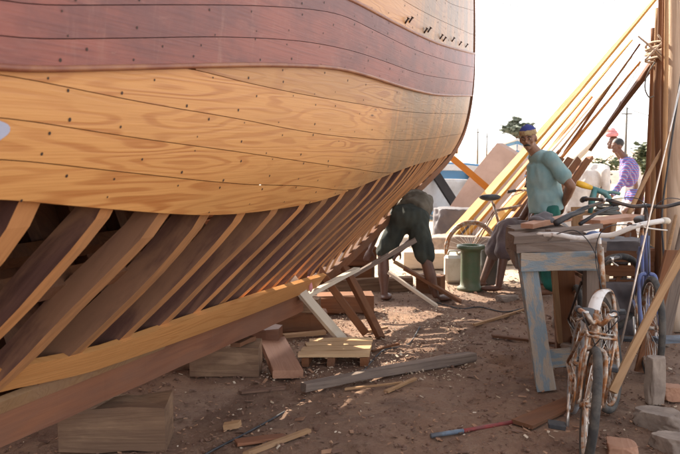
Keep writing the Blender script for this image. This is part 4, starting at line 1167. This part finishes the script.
def hand(mb, wrist, dirn, palm_n, curl=.6, s=1.0, side=1):
    """palm, four bent fingers and a thumb; dirn = along the fingers, palm_n = out of the palm"""
    w = Vector(wrist); d = Vector(dirn).normalized(); n_ = Vector(palm_n); n_ = (n_ - d * n_.dot(d)).normalized(); k = d.cross(n_) * side
    m3 = Matrix((d, k, n_)).transposed()
    mb.ell(w + d * .045 * s, (.055 * s, .040 * s, .017 * s), rot=m3, nu=12, nv=8)
    for i, L in enumerate((.070, .078, .073, .058)):
        b = w + d * .085 * s + k * (.028 - .0185 * i) * s; c1 = (d * math.cos(curl * .5) + n_ * math.sin(curl * .5)); c2 = (d * math.cos(curl * 1.5) + n_ * math.sin(curl * 1.5)); c3 = (d * math.cos(curl * 2.3) + n_ * math.sin(curl * 2.3))
        p1 = b + c1 * L * .45 * s; p2 = p1 + c2 * L * .33 * s; p3 = p2 + c3 * L * .25 * s
        mb.tube([b - d * .02 * s, b, p1, p2, p3], [.0095 * s, .0095 * s, .0088 * s, .008 * s, .0065 * s], 8)
    b = w + d * .025 * s + k * .035 * s; p1 = b + (d * .6 + k * .6 + n_ * .4).normalized() * .038 * s; p2 = p1 + (d * .85 + k * .1 + n_ * .5).normalized() * .032 * s
    mb.tube([w + d * .015 * s, b, p1, p2], [.014 * s, .012 * s, .0105 * s, .008 * s], 8)
def head(mb, c, fdir, up=(0, 0, 1), s=1.0):
    c = Vector(c); f = Vector(fdir).normalized(); u = Vector(up); u = (u - f * u.dot(f)).normalized(); l = u.cross(f)
    m3 = Matrix((f, l, u)).transposed()
    def E(x, y, z, rx, ry, rz): mb.ell(c + (f * x + l * y + u * z) * s, (rx * s, ry * s, rz * s), rot=m3, nu=14, nv=10)
    E(-.012, 0, .025, .096, .076, .095)      # skull
    E(.028, 0, -.045, .058, .052, .062)      # jaw
    E(.062, 0, -.088, .022, .026, .020)      # chin
    E(.070, 0, .022, .018, .050, .012)       # brow
    for s_ in (-1, 1):
        E(.052, .042 * s_, -.02, .022, .022, .024)   # cheek
        E(-.005, .078 * s_, -.008, .018, .010, .032) # ear
    mb.tube([c + (f * .082 + u * .012) * s, c + (f * .100 - u * .018) * s, c + (f * .102 - u * .028) * s], [.009 * s, .012 * s, .014 * s], 8)  # nose
    E(.084, 0, -.062, .012, .024, .007); E(.082, 0, -.074, .012, .021, .007)
    return f, l, u
def face_bits(root, c, f, l, u, s=1.0, moustache=True):
    c = Vector(c); m3 = Matrix((f, l, u)).transposed()
    for s_ in (-1, 1):
        mb = MB(); mb.ell(c + (f * .077 + l * .031 * s_ + u * .004) * s, (.008 * s, .010 * s, .0045 * s), rot=m3, nu=10, nv=6); mb.build('eye', M['whitep'], root)
        mb = MB(); mb.ell(c + (f * .0855 + l * .031 * s_ + u * .004) * s, (.005 * s, .006 * s, .006 * s), rot=m3, nu=8, nv=5); mb.build('iris', M['hair'], root)
        mb = MB(); mb.tube([c + (f * .084 + l * .014 * s_ + u * .022) * s, c + (f * .086 + l * .032 * s_ + u * .029) * s, c + (f * .072 + l * .052 * s_ + u * .021) * s], .0045 * s, 6); mb.build('eyebrow', M['hair'], root)
    if moustache:
        mb = MB(); mb.tube([c + (f * .080 + l * .032 * 1 - u * .062) * s, c + (f * .098 + l * .012 - u * .050) * s, c + (f * .098 - l * .012 - u * .050) * s, c + (f * .080 - l * .032 - u * .062) * s], [.004, .0095, .0095, .004], 8); mb.build('moustache', M['hair'], root)
def folds(amp, seed, fx=9, fz=5):
    return lambda p: amp * noise.noise(Vector((p.x * fx + seed, p.y * fx, p.z * fz))) + amp * .6 * noise.noise(Vector((p.x * 22, p.y * 22 + seed, p.z * 12)))

# standing man, hands clasped behind his back, body facing left, head turned to the camera
Ym = 8.0
man = empty('person', (2.08, Ym, 0), True); tag(man, 'man standing in faded teal shirt, green trousers and blue knit cap, hands behind back', 'person')
hc = Vector((1.855, 7.93, 1.56)); fd = Vector((-.42, -.88, -.12)); 
b = MB(); f_, l_, u_ = head(b, hc, fd, (-.12, 0, 1))
cap(b, (1.98, 8.0, 1.38), (1.885, 7.96, 1.49), .066, .056)
b.ell((2.04, 8.0, 1.18), (.11, .17, .22)); b.ell((2.08, 8.0, .93), (.11, .155, .13))
sR = Vector((2.045, 7.81, 1.37)); sL = Vector((2.045, 8.19, 1.37)); eR = Vector((2.235, 7.74, 1.10)); eL = Vector((2.235, 8.26, 1.10)); wR = Vector((2.225, 7.93, .92)); wL = Vector((2.23, 8.07, .92))
for s0, e0, w0 in ((sR, eR, wR), (sL, eL, wL)):
    cap(b, s0, e0, .060, .047); cap(b, e0, w0, .048, .030, .045)
hand(b, wR, (.05, .55, -.8), (-1, .2, 0), .7, 1, 1); hand(b, wL, (.05, -.55, -.75), (-1, -.2, 0), .8, 1, -1)
hipR, hipL = Vector((2.08, 7.91, .86)), Vector((2.08, 8.10, .86)); kR, kL = Vector((2.05, 7.88, .47)), Vector((2.08, 8.14, .47)); aR, aL = Vector((2.10, 7.86, .08)), Vector((2.14, 8.16, .08))
for h0, k0, a0 in ((hipR, kR, aR), (hipL, kL, aL)):
    cap(b, h0, k0, .085, .055); cap(b, k0, a0, .055, .036, .055); b.ell(a0 + Vector((-.08, 0, -.035)), (.13, .042, .035))
remesh(b, 'body', [M['skin']], .0065, man, 3)
face_bits(man, hc, f_, l_, u_)
b = MB(); b.ell((2.03, 8.0, 1.19), (.165, .205, .235)); b.ell((2.055, 8.0, .98), (.175, .19, .16)); b.ell((2.01, 8.0, 1.37), (.125, .20, .085)); b.tube([(2.01, 8, 1.32), (2.05, 8, .98), (2.07, 8, .84)], [.15, .175, .18], 18)
for s0, e0 in ((sR, eR), (sL, eL)):
    cap(b, s0, s0.lerp(e0, .62), .075, .078)
b.ell((1.985, 8.0, 1.385), (.07, .08, .035))
remesh(b, 'shirt', [M['shirt_teal']], .010, man, 16, disp=folds(.012, 3))
b = MB(); b.ell((2.09, 8.0, .84), (.125, .165, .11))
for h0, k0, a0 in ((hipR, kR, aR), (hipL, kL, aL)):
    cap(b, h0, k0, .105, .085); cap(b, k0, a0 + Vector((0, 0, .05)), .085, .08)
remesh(b, 'trousers', [M['trousers_green']], .012, man, 5, disp=folds(.013, 8))
b = MB(); m3 = Matrix((f_, l_, u_)).transposed()
b.ell(hc + u_ * .055 - f_ * .012, (.103, .086, .085), rot=m3, nu=22, nv=14)
def capcol(p):
    h_ = (p - hc).dot(u_); return 1 if h_ < .088 else 0
oc = remesh(b, 'cap', [M['cap_blue'], M['cap_tan']], .007, man, 2, capcol)
bm = bmesh.new(); bm.from_mesh(oc.data)
bmesh.ops.delete(bm, geom=[v for v in bm.verts if (v.co - hc).dot(u_) < .036], context='VERTS'); bm.to_mesh(oc.data); bm.free()
md = oc.modifiers.new('solid', 'SOLIDIFY'); md.thickness = .004
b = MB(); b.ell(hc - f_ * .045 - u_ * .005, (.062, .075, .06), rot=m3); b.build('hair', M['hair'], man)
b = MB(); b.tube([hc + u_ * .12 - f_ * .01, hc + u_ * .145 - f_ * .012], [.03, .012], 10); b.build('cap_peak', M['cap_blue'], man)

# bending worker under the bow, seen from behind
wk = empty('person', (.66, 7.7, 0), True); tag(wk, 'barefoot man bending under the bow in dark shorts and khaki shirt', 'person')
b = MB()
fa, fb = Vector((.43, 7.66, .06)), Vector((.92, 7.60, .06)); ka, kb = Vector((.42, 7.74, .43)), Vector((.82, 7.62, .42)); ha, hb_ = Vector((.58, 7.78, .74)), Vector((.75, 7.76, .74))
for h0, k0, a0, fx in ((ha, ka, fa, .02), (hb_, kb, fb, .10)):
    cap(b, h0, k0, .09, .058); cap(b, k0, a0, .055, .034, .058); b.ell(a0 + Vector((fx, .04, -.03)), (.06, .11, .032), rot=Matrix.Rotation(-fx * 6, 3, 'Z'))
    for q in range(5): b.ell(a0 + Vector((fx * 1.8 + (q - 2) * .017, .13 - .006 * abs(q - 1), -.042)), (.0095, .02, .010), nu=8, nv=5)
b.ell((.665, 7.8, .78), (.17, .13, .12)); b.ell((.72, 8.02, .86), (.15, .22, .12)); b.ell((.70, 8.22, .86), (.18, .12, .10))
cap(b, (.68, 8.30, .84), (.64, 8.38, .78), .055, .052); head(b, (.60, 8.45, .72), (-.3, .5, -.7), (0, .8, .5))
s1, s2 = Vector((.52, 8.24, .84)), Vector((.86, 8.24, .84)); e1, e2 = Vector((.38, 8.12, .62)), Vector((.82, 8.28, .58)); w1_, w2_ = Vector((.30, 7.95, .45)), Vector((.62, 8.2, .42))
for s0, e0, w0 in ((s1, e1, w1_), (s2, e2, w2_)): cap(b, s0, e0, .052, .04); cap(b, e0, w0, .04, .027)
hand(b, w1_, (-.3, -.5, -.6), (0, .5, -1), .9); hand(b, w2_, (-.6, -.1, -.6), (0, .5, -1), .9)
remesh(b, 'body', [M['skin_dark']], .0075, wk, 3)
b = MB(); b.ell((.665, 7.79, .78), (.205, .16, .15))
cap(b, ha, ha.lerp(ka, .88), .115, .095); cap(b, hb_, hb_.lerp(kb, .9), .115, .098)
remesh(b, 'shorts', [M['shorts_dark']], .012, wk, 8, disp=folds(.02, 5))
b = MB(); b.tube([(.68, 7.82, .86), (.75, 7.95, .90), (.76, 8.1, .92), (.73, 8.26, .88)], [.16, .18, .18, .15], 18, flat=.75); b.ell((.76, 7.88, .84), (.14, .12, .13)); b.ell((.73, 8.22, .87), (.2, .12, .11))
cap(b, s1, s1.lerp(e1, .6), .075, .07); cap(b, s2, s2.lerp(e2, .6), .075, .07)
remesh(b, 'shirt', [M['shirt_olive']], .012, wk, 14, disp=folds(.02, 2))
b = MB(); b.ell((.59, 8.47, .75), (.09, .09, .085)); b.build('hair', M['hair'], wk)

# seated person behind the workbench: knees and shins show
st = empty('person', (1.95, 8.45, 0), True); tag(st, 'seated person in dusty purple sarong, mostly hidden behind the standing man', 'person')
b = MB(); hp = Vector((2.12, 8.5, .46)); 
k1, k2 = Vector((1.74, 8.22, .66)), Vector((1.74, 8.52, .60)); a1_, a2_ = Vector((1.63, 8.12, .07)), Vector((1.52, 8.42, .07))
for dy, k0, a0 in ((-.09, k1, a1_), (.09, k2, a2_)):
    cap(b, hp + Vector((0, dy, 0)), k0, .085, .056); cap(b, k0, a0, .054, .036, .056); b.ell(a0 + Vector((-.07, 0, -.035)), (.12, .042, .032))
b.ell(hp, (.14, .16, .12)); b.ell((2.14, 8.5, .72), (.11, .15, .2)); b.ell((2.12, 8.5, .9), (.10, .18, .08)); cap(b, (2.11, 8.5, .93), (2.08, 8.5, 1.02), .055, .05); head(b, (2.06, 8.5, 1.10), (-1, 0, -.2))
for dy in (-1, 1):
    s0 = Vector((2.10, 8.5 + .18 * dy, .9)); e0 = Vector((1.98, 8.5 + .22 * dy, .68)); w0 = Vector((1.80, 8.42 + .14 * dy, .70)); cap(b, s0, e0, .05, .04); cap(b, e0, w0, .04, .027); hand(b, w0, (-1, 0, -.3), (0, 0, -1), .7, 1, dy)
remesh(b, 'body', [M['skin_dark']], .0085, st, 3)
b = MB(); b.ell(hp, (.17, .2, .15))
for dy, k0, a0 in ((-.09, k1, a1_), (.09, k2, a2_)):
    cap(b, hp + Vector((0, dy, 0)), k0, .12, .095); cap(b, k0, k0.lerp(a0, .42), .09, .11)
remesh(b, 'sarong', [M['cloth_purple']], .013, st, 5, disp=folds(.02, 12))
b = MB(); b.ell((2.14, 8.5, .72), (.14, .175, .22)); b.ell((2.12, 8.5, .88), (.12, .2, .09)); remesh(b, 'shirt', [M['cloth_purple']], .014, st, 4, disp=folds(.012, 7))
b = MB(); b.ell((2.07, 8.5, 1.14), (.1, .085, .085)); b.build('hair', M['hair'], st)
# what he sits on
drum('upturned_bucket', 'dark upturned bucket serving as a seat behind the workbench', (2.14, 8.5, 0), .15, .33, M['greyp'], 'bucket', False)

# man in plaid shirt beyond, leaning back on something, facing left
Yp = 13.0
pm = empty('person', (4.65, Yp, 0), True); tag(pm, 'man in blue and red plaid shirt and white sarong, far right background', 'person')
def PP(px, py, dy=0): return P(px, py, Yp + dy)
b = MB(); hcp = PP(617, 146); f2, l2, u2 = head(b, hcp, (-.95, -.25, -.1))
ch = PP(629, 172); hp2 = PP(634, 205); cap(b, PP(625, 158), PP(620, 152), .06, .05); b.ell(ch, (.12, .18, .22)); b.ell(hp2, (.13, .17, .14))
for dy, elb, hd in ((-.2, PP(622, 182, -.2), PP(611, 196, -.15)), (.2, PP(622, 184, .2), PP(611, 197, .15))):
    s0 = PP(629, 164, dy); cap(b, s0, elb, .055, .042); cap(b, elb, hd, .042, .028); hand(b, hd, (-1, 0, -.5), (0, 0, -1), .5, 1, 1 if dy > 0 else -1)
for dy in (-.1, .1):
    h0 = hp2 + Vector((0, dy, -.05)); k0 = Vector((hp2.x - .18, Yp + dy * 1.2, .46)); a0 = Vector((hp2.x - .08, Yp + dy * 1.3, .07)); cap(b, h0, k0, .09, .06); cap(b, k0, a0, .055, .036); b.ell(a0 + Vector((-.08, 0, -.03)), (.13, .04, .035))
remesh(b, 'body', [M['skin_dark']], .010, pm, 2)
b = MB(); b.ell(ch, (.15, .21, .25)); b.ell(hp2 + Vector((0, 0, .12)), (.15, .19, .14))
for dy, elb, hd in ((-.2, PP(622, 182, -.2), PP(611, 196, -.15)), (.2, PP(622, 184, .2), PP(611, 197, .15))):
    s0 = PP(629, 164, dy); cap(b, s0, elb, .08, .06); cap(b, elb, elb.lerp(hd, .8), .058, .045)
b.ell(PP(626, 160), (.09, .13, .06))
remesh(b, 'shirt', [M['plaid']], .016, pm, 8, disp=folds(.015, 4))
b = MB(); b.ell(hp2, (.17, .2, .15)); b.tube([hp2, hp2 + Vector((-.1, 0, -.4)), Vector((hp2.x - .1, Yp, .25))], [.19, .2, .2], 16); remesh(b, 'sarong', [M['cloth_white']], .016, pm, 4, disp=folds(.02, 6))
b = MB(); m3 = Matrix((f2, l2, u2)).transposed(); b.ell(hcp + u2 * .045 - f2 * .025, (.098, .085, .085), rot=m3); b.build('hair', M['hair'], pm)
# man in pink turban, mostly behind
pt = empty('person', (4.7, 13.9, 0), True); tag(pt, 'person in pink turban almost hidden behind the plaid-shirted man', 'person')
def P3(px, py, dy=0): return P(px, py, 13.9 + dy)
b = MB(); h3 = P3(613, 143); head(b, h3, (-1, .2, 0)); cap(b, P3(625, 163), P3(617, 152), .06, .05); b.ell(P3(632, 176), (.11, .17, .23)); b.ell(P3(634, 200), (.13, .16, .14))
for dy in (-.1, .1): q = P3(634, 203, dy); cap(b, q, Vector((q.x, q.y, .45)), .09, .06); cap(b, Vector((q.x, q.y, .45)), Vector((q.x, q.y, .07)), .055, .036); b.ell((q.x - .08, q.y, .04), (.13, .04, .035))
for dy in (-.19, .19): cap(b, P3(632, 166, dy), P3(636, 186, dy), .05, .04); cap(b, P3(636, 186, dy), P3(632, 203, dy), .04, .028); hand(b, P3(632, 203, dy), (-.2, 0, -1), (0, -dy, 0), .4)
remesh(b, 'body', [M['skin_dark']], .011, pt, 2)
b = MB(); b.ell(P3(632, 177), (.15, .2, .26)); b.tube([P3(633, 185), P3(634, 240)], [.17, .2], 16); remesh(b, 'robe', [M['cloth_white']], .018, pt, 4, disp=folds(.015, 9))
b = MB(); tcn = P3(612, 134) ; b.torus(tcn + Vector((0, 0, -.01)), (0, .1, 1), .075, .04, 20, 8); b.torus(tcn + Vector((0, 0, .04)), (.2, 0, 1), .055, .035, 20, 8); b.ell(tcn + Vector((0, 0, .06)), (.06, .06, .05)); b.build('turban', M['pinkcloth'], pt)
# stooping man in white
Yw = 11.5
wm = empty('person', (3.6, Yw, 0), True); tag(wm, 'stooping man in white robe bent over, right of the standing man', 'person')
def PW(px, py, dy=0): return P(px, py, Yw + dy)
b = MB(); hh = PW(603, 186, .1); head(b, hh, (.5, 0, -.8), (.8, 0, .5)); pel = PW(578, 192); shd = PW(600, 172)
b.ell(pel, (.15, .17, .14)); b.ell(pel.lerp(shd, .55), (.2, .17, .13), rot=Matrix.Rotation(-.6, 3, 'Y')); b.ell(shd, (.1, .18, .1)); cap(b, shd, hh, .06, .05)
for dy in (-.1, .1):
    q = pel + Vector((0, dy, -.03)); k0 = Vector((q.x + .1, q.y, .46)); cap(b, q, k0, .09, .06); cap(b, k0, Vector((q.x - .02, q.y, .07)), .055, .036); b.ell((q.x + .05, q.y, .04), (.13, .04, .035))
arms = []
for dy in (-.2, .2):
    s0 = shd + Vector((0, dy, 0)); e0 = PW(606, 190, dy); w0 = PW(602, 204, dy); arms.append((s0, e0, w0)); cap(b, s0, e0, .05, .04); cap(b, e0, w0, .04, .028); hand(b, w0, (-.3, 0, -1), (-1, 0, 0), .6)
remesh(b, 'body', [M['skin_dark']], .010, wm, 2)
b = MB(); b.ell(pel, (.2, .21, .18)); b.tube([pel, pel.lerp(shd, .5) + Vector((0, 0, .04)), shd], [.19, .21, .15], 16); b.ell(shd, (.13, .21, .12))
for s0, e0, w0 in arms: cap(b, s0, e0, .075, .06); cap(b, e0, e0.lerp(w0, .5), .06, .05)
b.tube([pel, Vector((pel.x + .04, pel.y, .2))], [.2, .24], 16); remesh(b, 'robe', [M['cloth_white']], .016, wm, 4, disp=folds(.02, 1))
b = MB(); b.ell(hh + Vector((.03, 0, .06)), (.085, .085, .07)); b.build('hair', M['hair'], wm)

# ------------------------------------------------------------------ BACKGROUND
# old fishing boat, white and blue, behind the bow
def hull_boat(name, label, c, L, Bm, Hh, ang, m_hull, m_band, m_in, roll=0, z0=0.0, pitch=0):
    root = empty(name, c); root.rotation_euler = (roll, pitch, ang); tag(root, label, 'boat')
    def pt(s, v, off=0):    # s -1..1 along, v 0..1 keel to sheer
        w = Bm / 2 * max(0, 1 - abs(s) ** 2.4) * (v ** .55) + off
        return (s * L / 2 * (1 - .06 * (1 - v)), w, z0 + Hh * (v * (1 + .35 * s * s) + .15 * s * s * (1 - v)))
    N, K = 26, 8
    for (v0, v1, mm, nm) in ((0, .62, m_hull, 'hull'), (.62, .84, m_band, 'painted_band'), (.84, 1, m_hull, 'top_strake')):
        mb = MB()
        for sd in (1, -1):
            V = []
            for i in range(N + 1):
                for j in range(K + 1):
                    p = pt(-1 + 2 * i / N, v0 + (v1 - v0) * j / K, .012 if nm == 'painted_band' else 0); V.append((p[0], p[1] * sd, p[2]))
            mb.add(V, [[i * (K + 1) + j, (i + 1) * (K + 1) + j, (i + 1) * (K + 1) + j + 1, i * (K + 1) + j + 1] for i in range(N) for j in range(K)], 0, True)
        o = mb.build(nm, mm, root)
        if nm != 'painted_band': md = o.modifiers.new('s', 'SOLIDIFY'); md.thickness = .03; md.offset = -1
    mb = MB()
    for sd in (1, -1): mb.tube([Vector((q[0], q[1] * sd, q[2])) for q in [pt(-1 + 2 * i / N, 1) for i in range(N + 1)]], .03, 6)
    mb.build('gunwale', m_band, root)
    mb = MB()
    for s_ in (-.5, 0, .45): w = pt(s_, .8)[1]; z = pt(s_, .8)[2]; mb.box((s_ * L / 2 - .1, -w, z - .02), (s_ * L / 2 + .1, w, z + .02))
    mb.build('thwarts', m_in, root)
    mb = MB(); mb.box((-L * .42, -.03, z0 - .06), (L * .42, .03, z0 + .05)); mb.build('keel', m_hull, root)
    return root
hull_boat('rowing_boat', 'white and blue boat lying behind the bow at left of the beige sheet', P(438, 226, 14) * 1.0, 3.4, 1.3, .62, R(30), M['boatwhite'], M['boatblue'], M['dark'], roll=R(42), z0=-.05).location.z = .35
hull_boat('rowing_boat', 'small pale blue boat far off, seen left of the standing man\'s head', (4.35, 20, 0), 2.6, 1.1, .55, R(80), M['boatblue'], M['boatwhite'], M['dark'], z0=.95)
cr_ = empty('boat_cradle', (4.35, 20, 0)); tag(cr_, 'timber cradle holding up the small pale blue boat', 'cradle')
for q in (-.9, .9):
    mb = MB(); mb.box((-.35, q - .08, 0), (.35, q + .08, .95)); mb.build('trestle', M['brown'], cr_)
# beige sheet: overturned skiff side / plywood
def slab(name, label, cat, pts, Y0, thick, mat, tilt=0.0):
    P_ = [P(px, py, Y0 + tilt * i) for i, (px, py) in enumerate(pts)]
    c = sum(P_, Vector()) / len(P_); V = P_ + [q + Vector((.1, thick, 0)) for q in P_]; n = len(P_)
    mb = MB(); mb.add(V, [list(range(n)), list(range(n, 2 * n))[::-1]] + [[i, i + n, (i + 1) % n + n, (i + 1) % n] for i in range(n)])
    o = mb.build(name, mat, None, c); return tag(o, label, cat)
slab('plywood_sheet', 'big dusty pinkish sheet leaning behind the golden beams', 'sheet', [(445, 214), (470, 176), (497, 143), (512, 152), (524, 160), (512, 196), (486, 236), (462, 240)], 12.2, .05, M['beige'])
rock('tarpaulin_bundle', 'grey tarpaulin bundle on the ground below the pinkish sheet', P(452, 262, 11.6) * 1, (.34, .3, .42), M['tarp'], 3.1, None, 'tarpaulin').location.z = .38
rock('sand_heap', 'sunlit sand heap behind the drums', (2.0, 11.0, -.05), (1.3, .7, .35), M['stone'], 1.1, None, 'heap')
for k, (px, w, h_) in enumerate([(424, .5, .3), (443, .4, .24), (510, .5, .34), (528, .4, .26)]):
    q = G(px, 268 - 2 * k); block('pale_crate', ['leftmost', 'second', 'third', 'rightmost'][k] + ' of the pale sunlit timbers lying beyond the drums', q, w, .22, h_ * .7, 10 * k, M['pale'], 'pale timbers on the sunlit sand')

# distant houses and masts
def house(label, x, y, w, d, h, nw):
    r = empty('flat_roofed_house', (x, y, 0)); tag(r, label, 'house', 'low houses on the horizon')
    mb = MB(); mb.box((-w / 2, 0, 0), (w / 2, d, h)); mb.build('wall', M['house'], r)
    mb = MB(); mb.box((-w / 2 - .15, -.15, h), (w / 2 + .15, d + .15, h + .35)); mb.build('parapet', M['house'], r)
    for k in range(nw):
        xx = -w / 2 + w * (k + .5) / nw; mb = MB(); mb.box((xx - .5, -.06, h * .45), (xx + .5, .05, h * .75)); mb.build('window', M['glassdark'], r)
    mb = MB(); mb.box((w * .1, -.07, 0), (w * .1 + 1, .05, h * .38)); mb.build('door', M['trunk'], r)
def mast(label, x, y, h, r, wires=False, group='masts and poles on the skyline', name='utility_pole'):
    mb = MB(); mb.tube([(x, y, 0), (x, y, h)], [r, r * .7], 8); 
    o = empty(name, (x, y, 0), True); tag(o, label, 'pole', group); mb.build('shaft', M['greyp'], o)
    mb = MB(); mb.box((x - .25, y - .04, h - .35), (x + .25, y + .04, h - .29)); mb.build('crossarm', M['greyp'], o)
    return o
q = P(627, 107, 38); mast('thin grey utility pole between the plaid-shirted man and the posts', q.x, q.y, q.z, .07)
q = P(478, 128, 60); mast('faint mast just right of the bow', q.x, q.y, q.z, .07)
q = P(487, 133, 70); mast('second faint mast right of the bow', q.x, q.y, q.z, .07)
def wire(label, a, b, sag, Y0, Y1):
    p, q = P(a[0], a[1], Y0), P(b[0], b[1], Y1); pts = [p.lerp(q, k / 12) - Vector((0, 0, sag * 4 * (k / 12) * (1 - k / 12))) for k in range(13)]
    mb = MB(); mb.tube(pts, .022, 5); tag(mb.build('overhead_wire', M['greyp'], None, p), label, 'wire')
wire('overhead wire sagging across the top of the sky', (455, -12), (640, -8), .9, 40, 40)
wire('overhead wire running right from the utility pole', (627, 108), (720, 118), .3, 38, 34)
# trees and bushes
def foliage(root, c, r, n, mat, seed, leaf=.1, name='crown', k_cl=14):
    rnd = random.Random(seed); mb = MB(); cl_ = []
    for _ in range(k_cl):
        d = Vector((rnd.gauss(0, 1), rnd.gauss(0, 1), rnd.gauss(0, 1))).normalized() * rnd.uniform(.25, 1)
        cl_.append((Vector((d.x * r[0], d.y * r[1], d.z * r[2])), rnd.uniform(.22, .42)))
    for _ in range(n):
        cc, cr = rnd.choice(cl_); d = Vector((rnd.gauss(0, 1), rnd.gauss(0, 1), rnd.gauss(0, 1))).normalized() * rnd.random() ** .5 * cr
        q = Vector(c) + cc + Vector((d.x * r[0], d.y * r[1], d.z * r[2])) * 1.4
        m3 = Matrix.Rotation(rnd.uniform(0, 6.3), 3, 'Z') @ Matrix.Rotation(rnd.uniform(0, 3), 3, 'X'); s_ = leaf * rnd.uniform(.5, 1.3)
        mb.add([q + m3 @ Vector(v) for v in ((-s_, 0, 0), (0, -s_ * .45, s_ * .1), (s_, 0, 0), (0, s_ * .45, s_ * .1))], [[0, 1, 2, 3]])
    return mb.build(name, mat, root)
def tree(label, px, py, Y, rx, rz, mat, seed, n=1500, leaf=.14, name='tree', cat='tree'):
    c = P(px, py, Y); root = empty(name, (c.x, c.y, 0), True); tag(root, label, cat)
    foliage(root, c, (rx, rx, rz), n, mat, seed, leaf)
    mb = MB(); rnd = random.Random(seed); base = Vector((c.x, c.y, 0)); fork = Vector((c.x, c.y, max(.1, c.z - rz * .8)))
    mb.tube([base, base.lerp(fork, .5) + Vector((.08, 0, 0)), fork], [.035 * rz + .05, .03 * rz + .04, .03 * rz + .03], 8)
    for k in range(6):
        a = k * 1.05; e = c + Vector((math.cos(a) * rx * .7, math.sin(a) * rx * .7, rz * rnd.uniform(0, .6))); mb.tube([fork, fork.lerp(e, .5) + Vector((0, 0, .1)), e], [.03 * rz + .015, .02 * rz + .01, .008], 6)
    mb.build('trunk', M['trunk'], root)
tree('distant grey-green tree behind the standing man\'s cap', 517, 130, 42, .75, .58, M['leaf_grey'], 1, 1500, .16)
tree('low olive bush left of the plaid-shirted man', 597, 165, 24, .55, .45, M['leaf'], 2, 900, .09, 'bush', 'bush')
tree('olive bush right of the plaid-shirted man', 645, 156, 28, .8, .55, M['leaf'], 3, 1200, .1, 'bush', 'bush')
tree('second olive bush close by the brown pole', 660, 162, 26, .6, .5, M['leaf'], 4, 900, .1, 'bush', 'bush')
# low mound / wall of earth in the distance
mb = MB(); V = []
for i in range(41):
    for j in range(9):
        x = -10 + 60 * i / 40; y = 34 + 10 * j / 8; V.append((x + 5, y, max(0, math.sin(math.pi * j / 8)) * (.5 + .35 * noise.noise(Vector((x * .2, y * .2, 0)))) * math.sin(math.pi * i / 40) - .02))
mb.add(V, [[i * 9 + j, (i + 1) * 9 + j, (i + 1) * 9 + j + 1, i * 9 + j + 1] for i in range(40) for j in range(8)], 0, True)
tag(mb.build('earth_bank', M['stone']), 'low bank of bare earth on the horizon', 'bank', kind='structure')

# ------------------------------------------------------------------ LIGHT
SUN_BACK = Vector((-.55, .835)).normalized(); EL = R(38)
world = bpy.data.worlds.new('World'); sc.world = world; world.use_nodes = True
nt = world.node_tree; bg = nt.nodes['Background']; sky = nt.nodes.new('ShaderNodeTexSky'); sky.sky_type = 'NISHITA'; sky.sun_disc = False
sky.sun_elevation = EL; sky.sun_rotation = math.atan2(SUN_BACK.x, SUN_BACK.y); sky.dust_density = 2.0; sky.air_density = .6; sky.ozone_density = 1.0
hs = nt.nodes.new('ShaderNodeHueSaturation'); hs.inputs['Saturation'].default_value = .22
nt.links.new(sky.outputs[0], hs.inputs['Color']); nt.links.new(hs.outputs[0], bg.inputs[0]); bg.inputs[1].default_value = .15
ld = bpy.data.lights.new('sun', 'SUN'); ld.energy = 3.2; ld.angle = R(.5); ld.color = (1, .90, .74)
lo = bpy.data.objects.new('sun', ld); COL.objects.link(lo)
sd = Vector((SUN_BACK.x * math.cos(EL), SUN_BACK.y * math.cos(EL), math.sin(EL)))
lo.rotation_euler = sd.to_track_quat('Z', 'Y').to_euler()
vs = sc.view_settings; vs.view_transform = 'Standard'; vs.look = 'None'; vs.gamma = 1; vs.exposure = 2.05; vs.use_curve_mapping = False
sc.cycles.max_bounces = 8; sc.cycles.diffuse_bounces = 5
for o in bpy.data.objects:
    if '_w' in o: del o['_w']
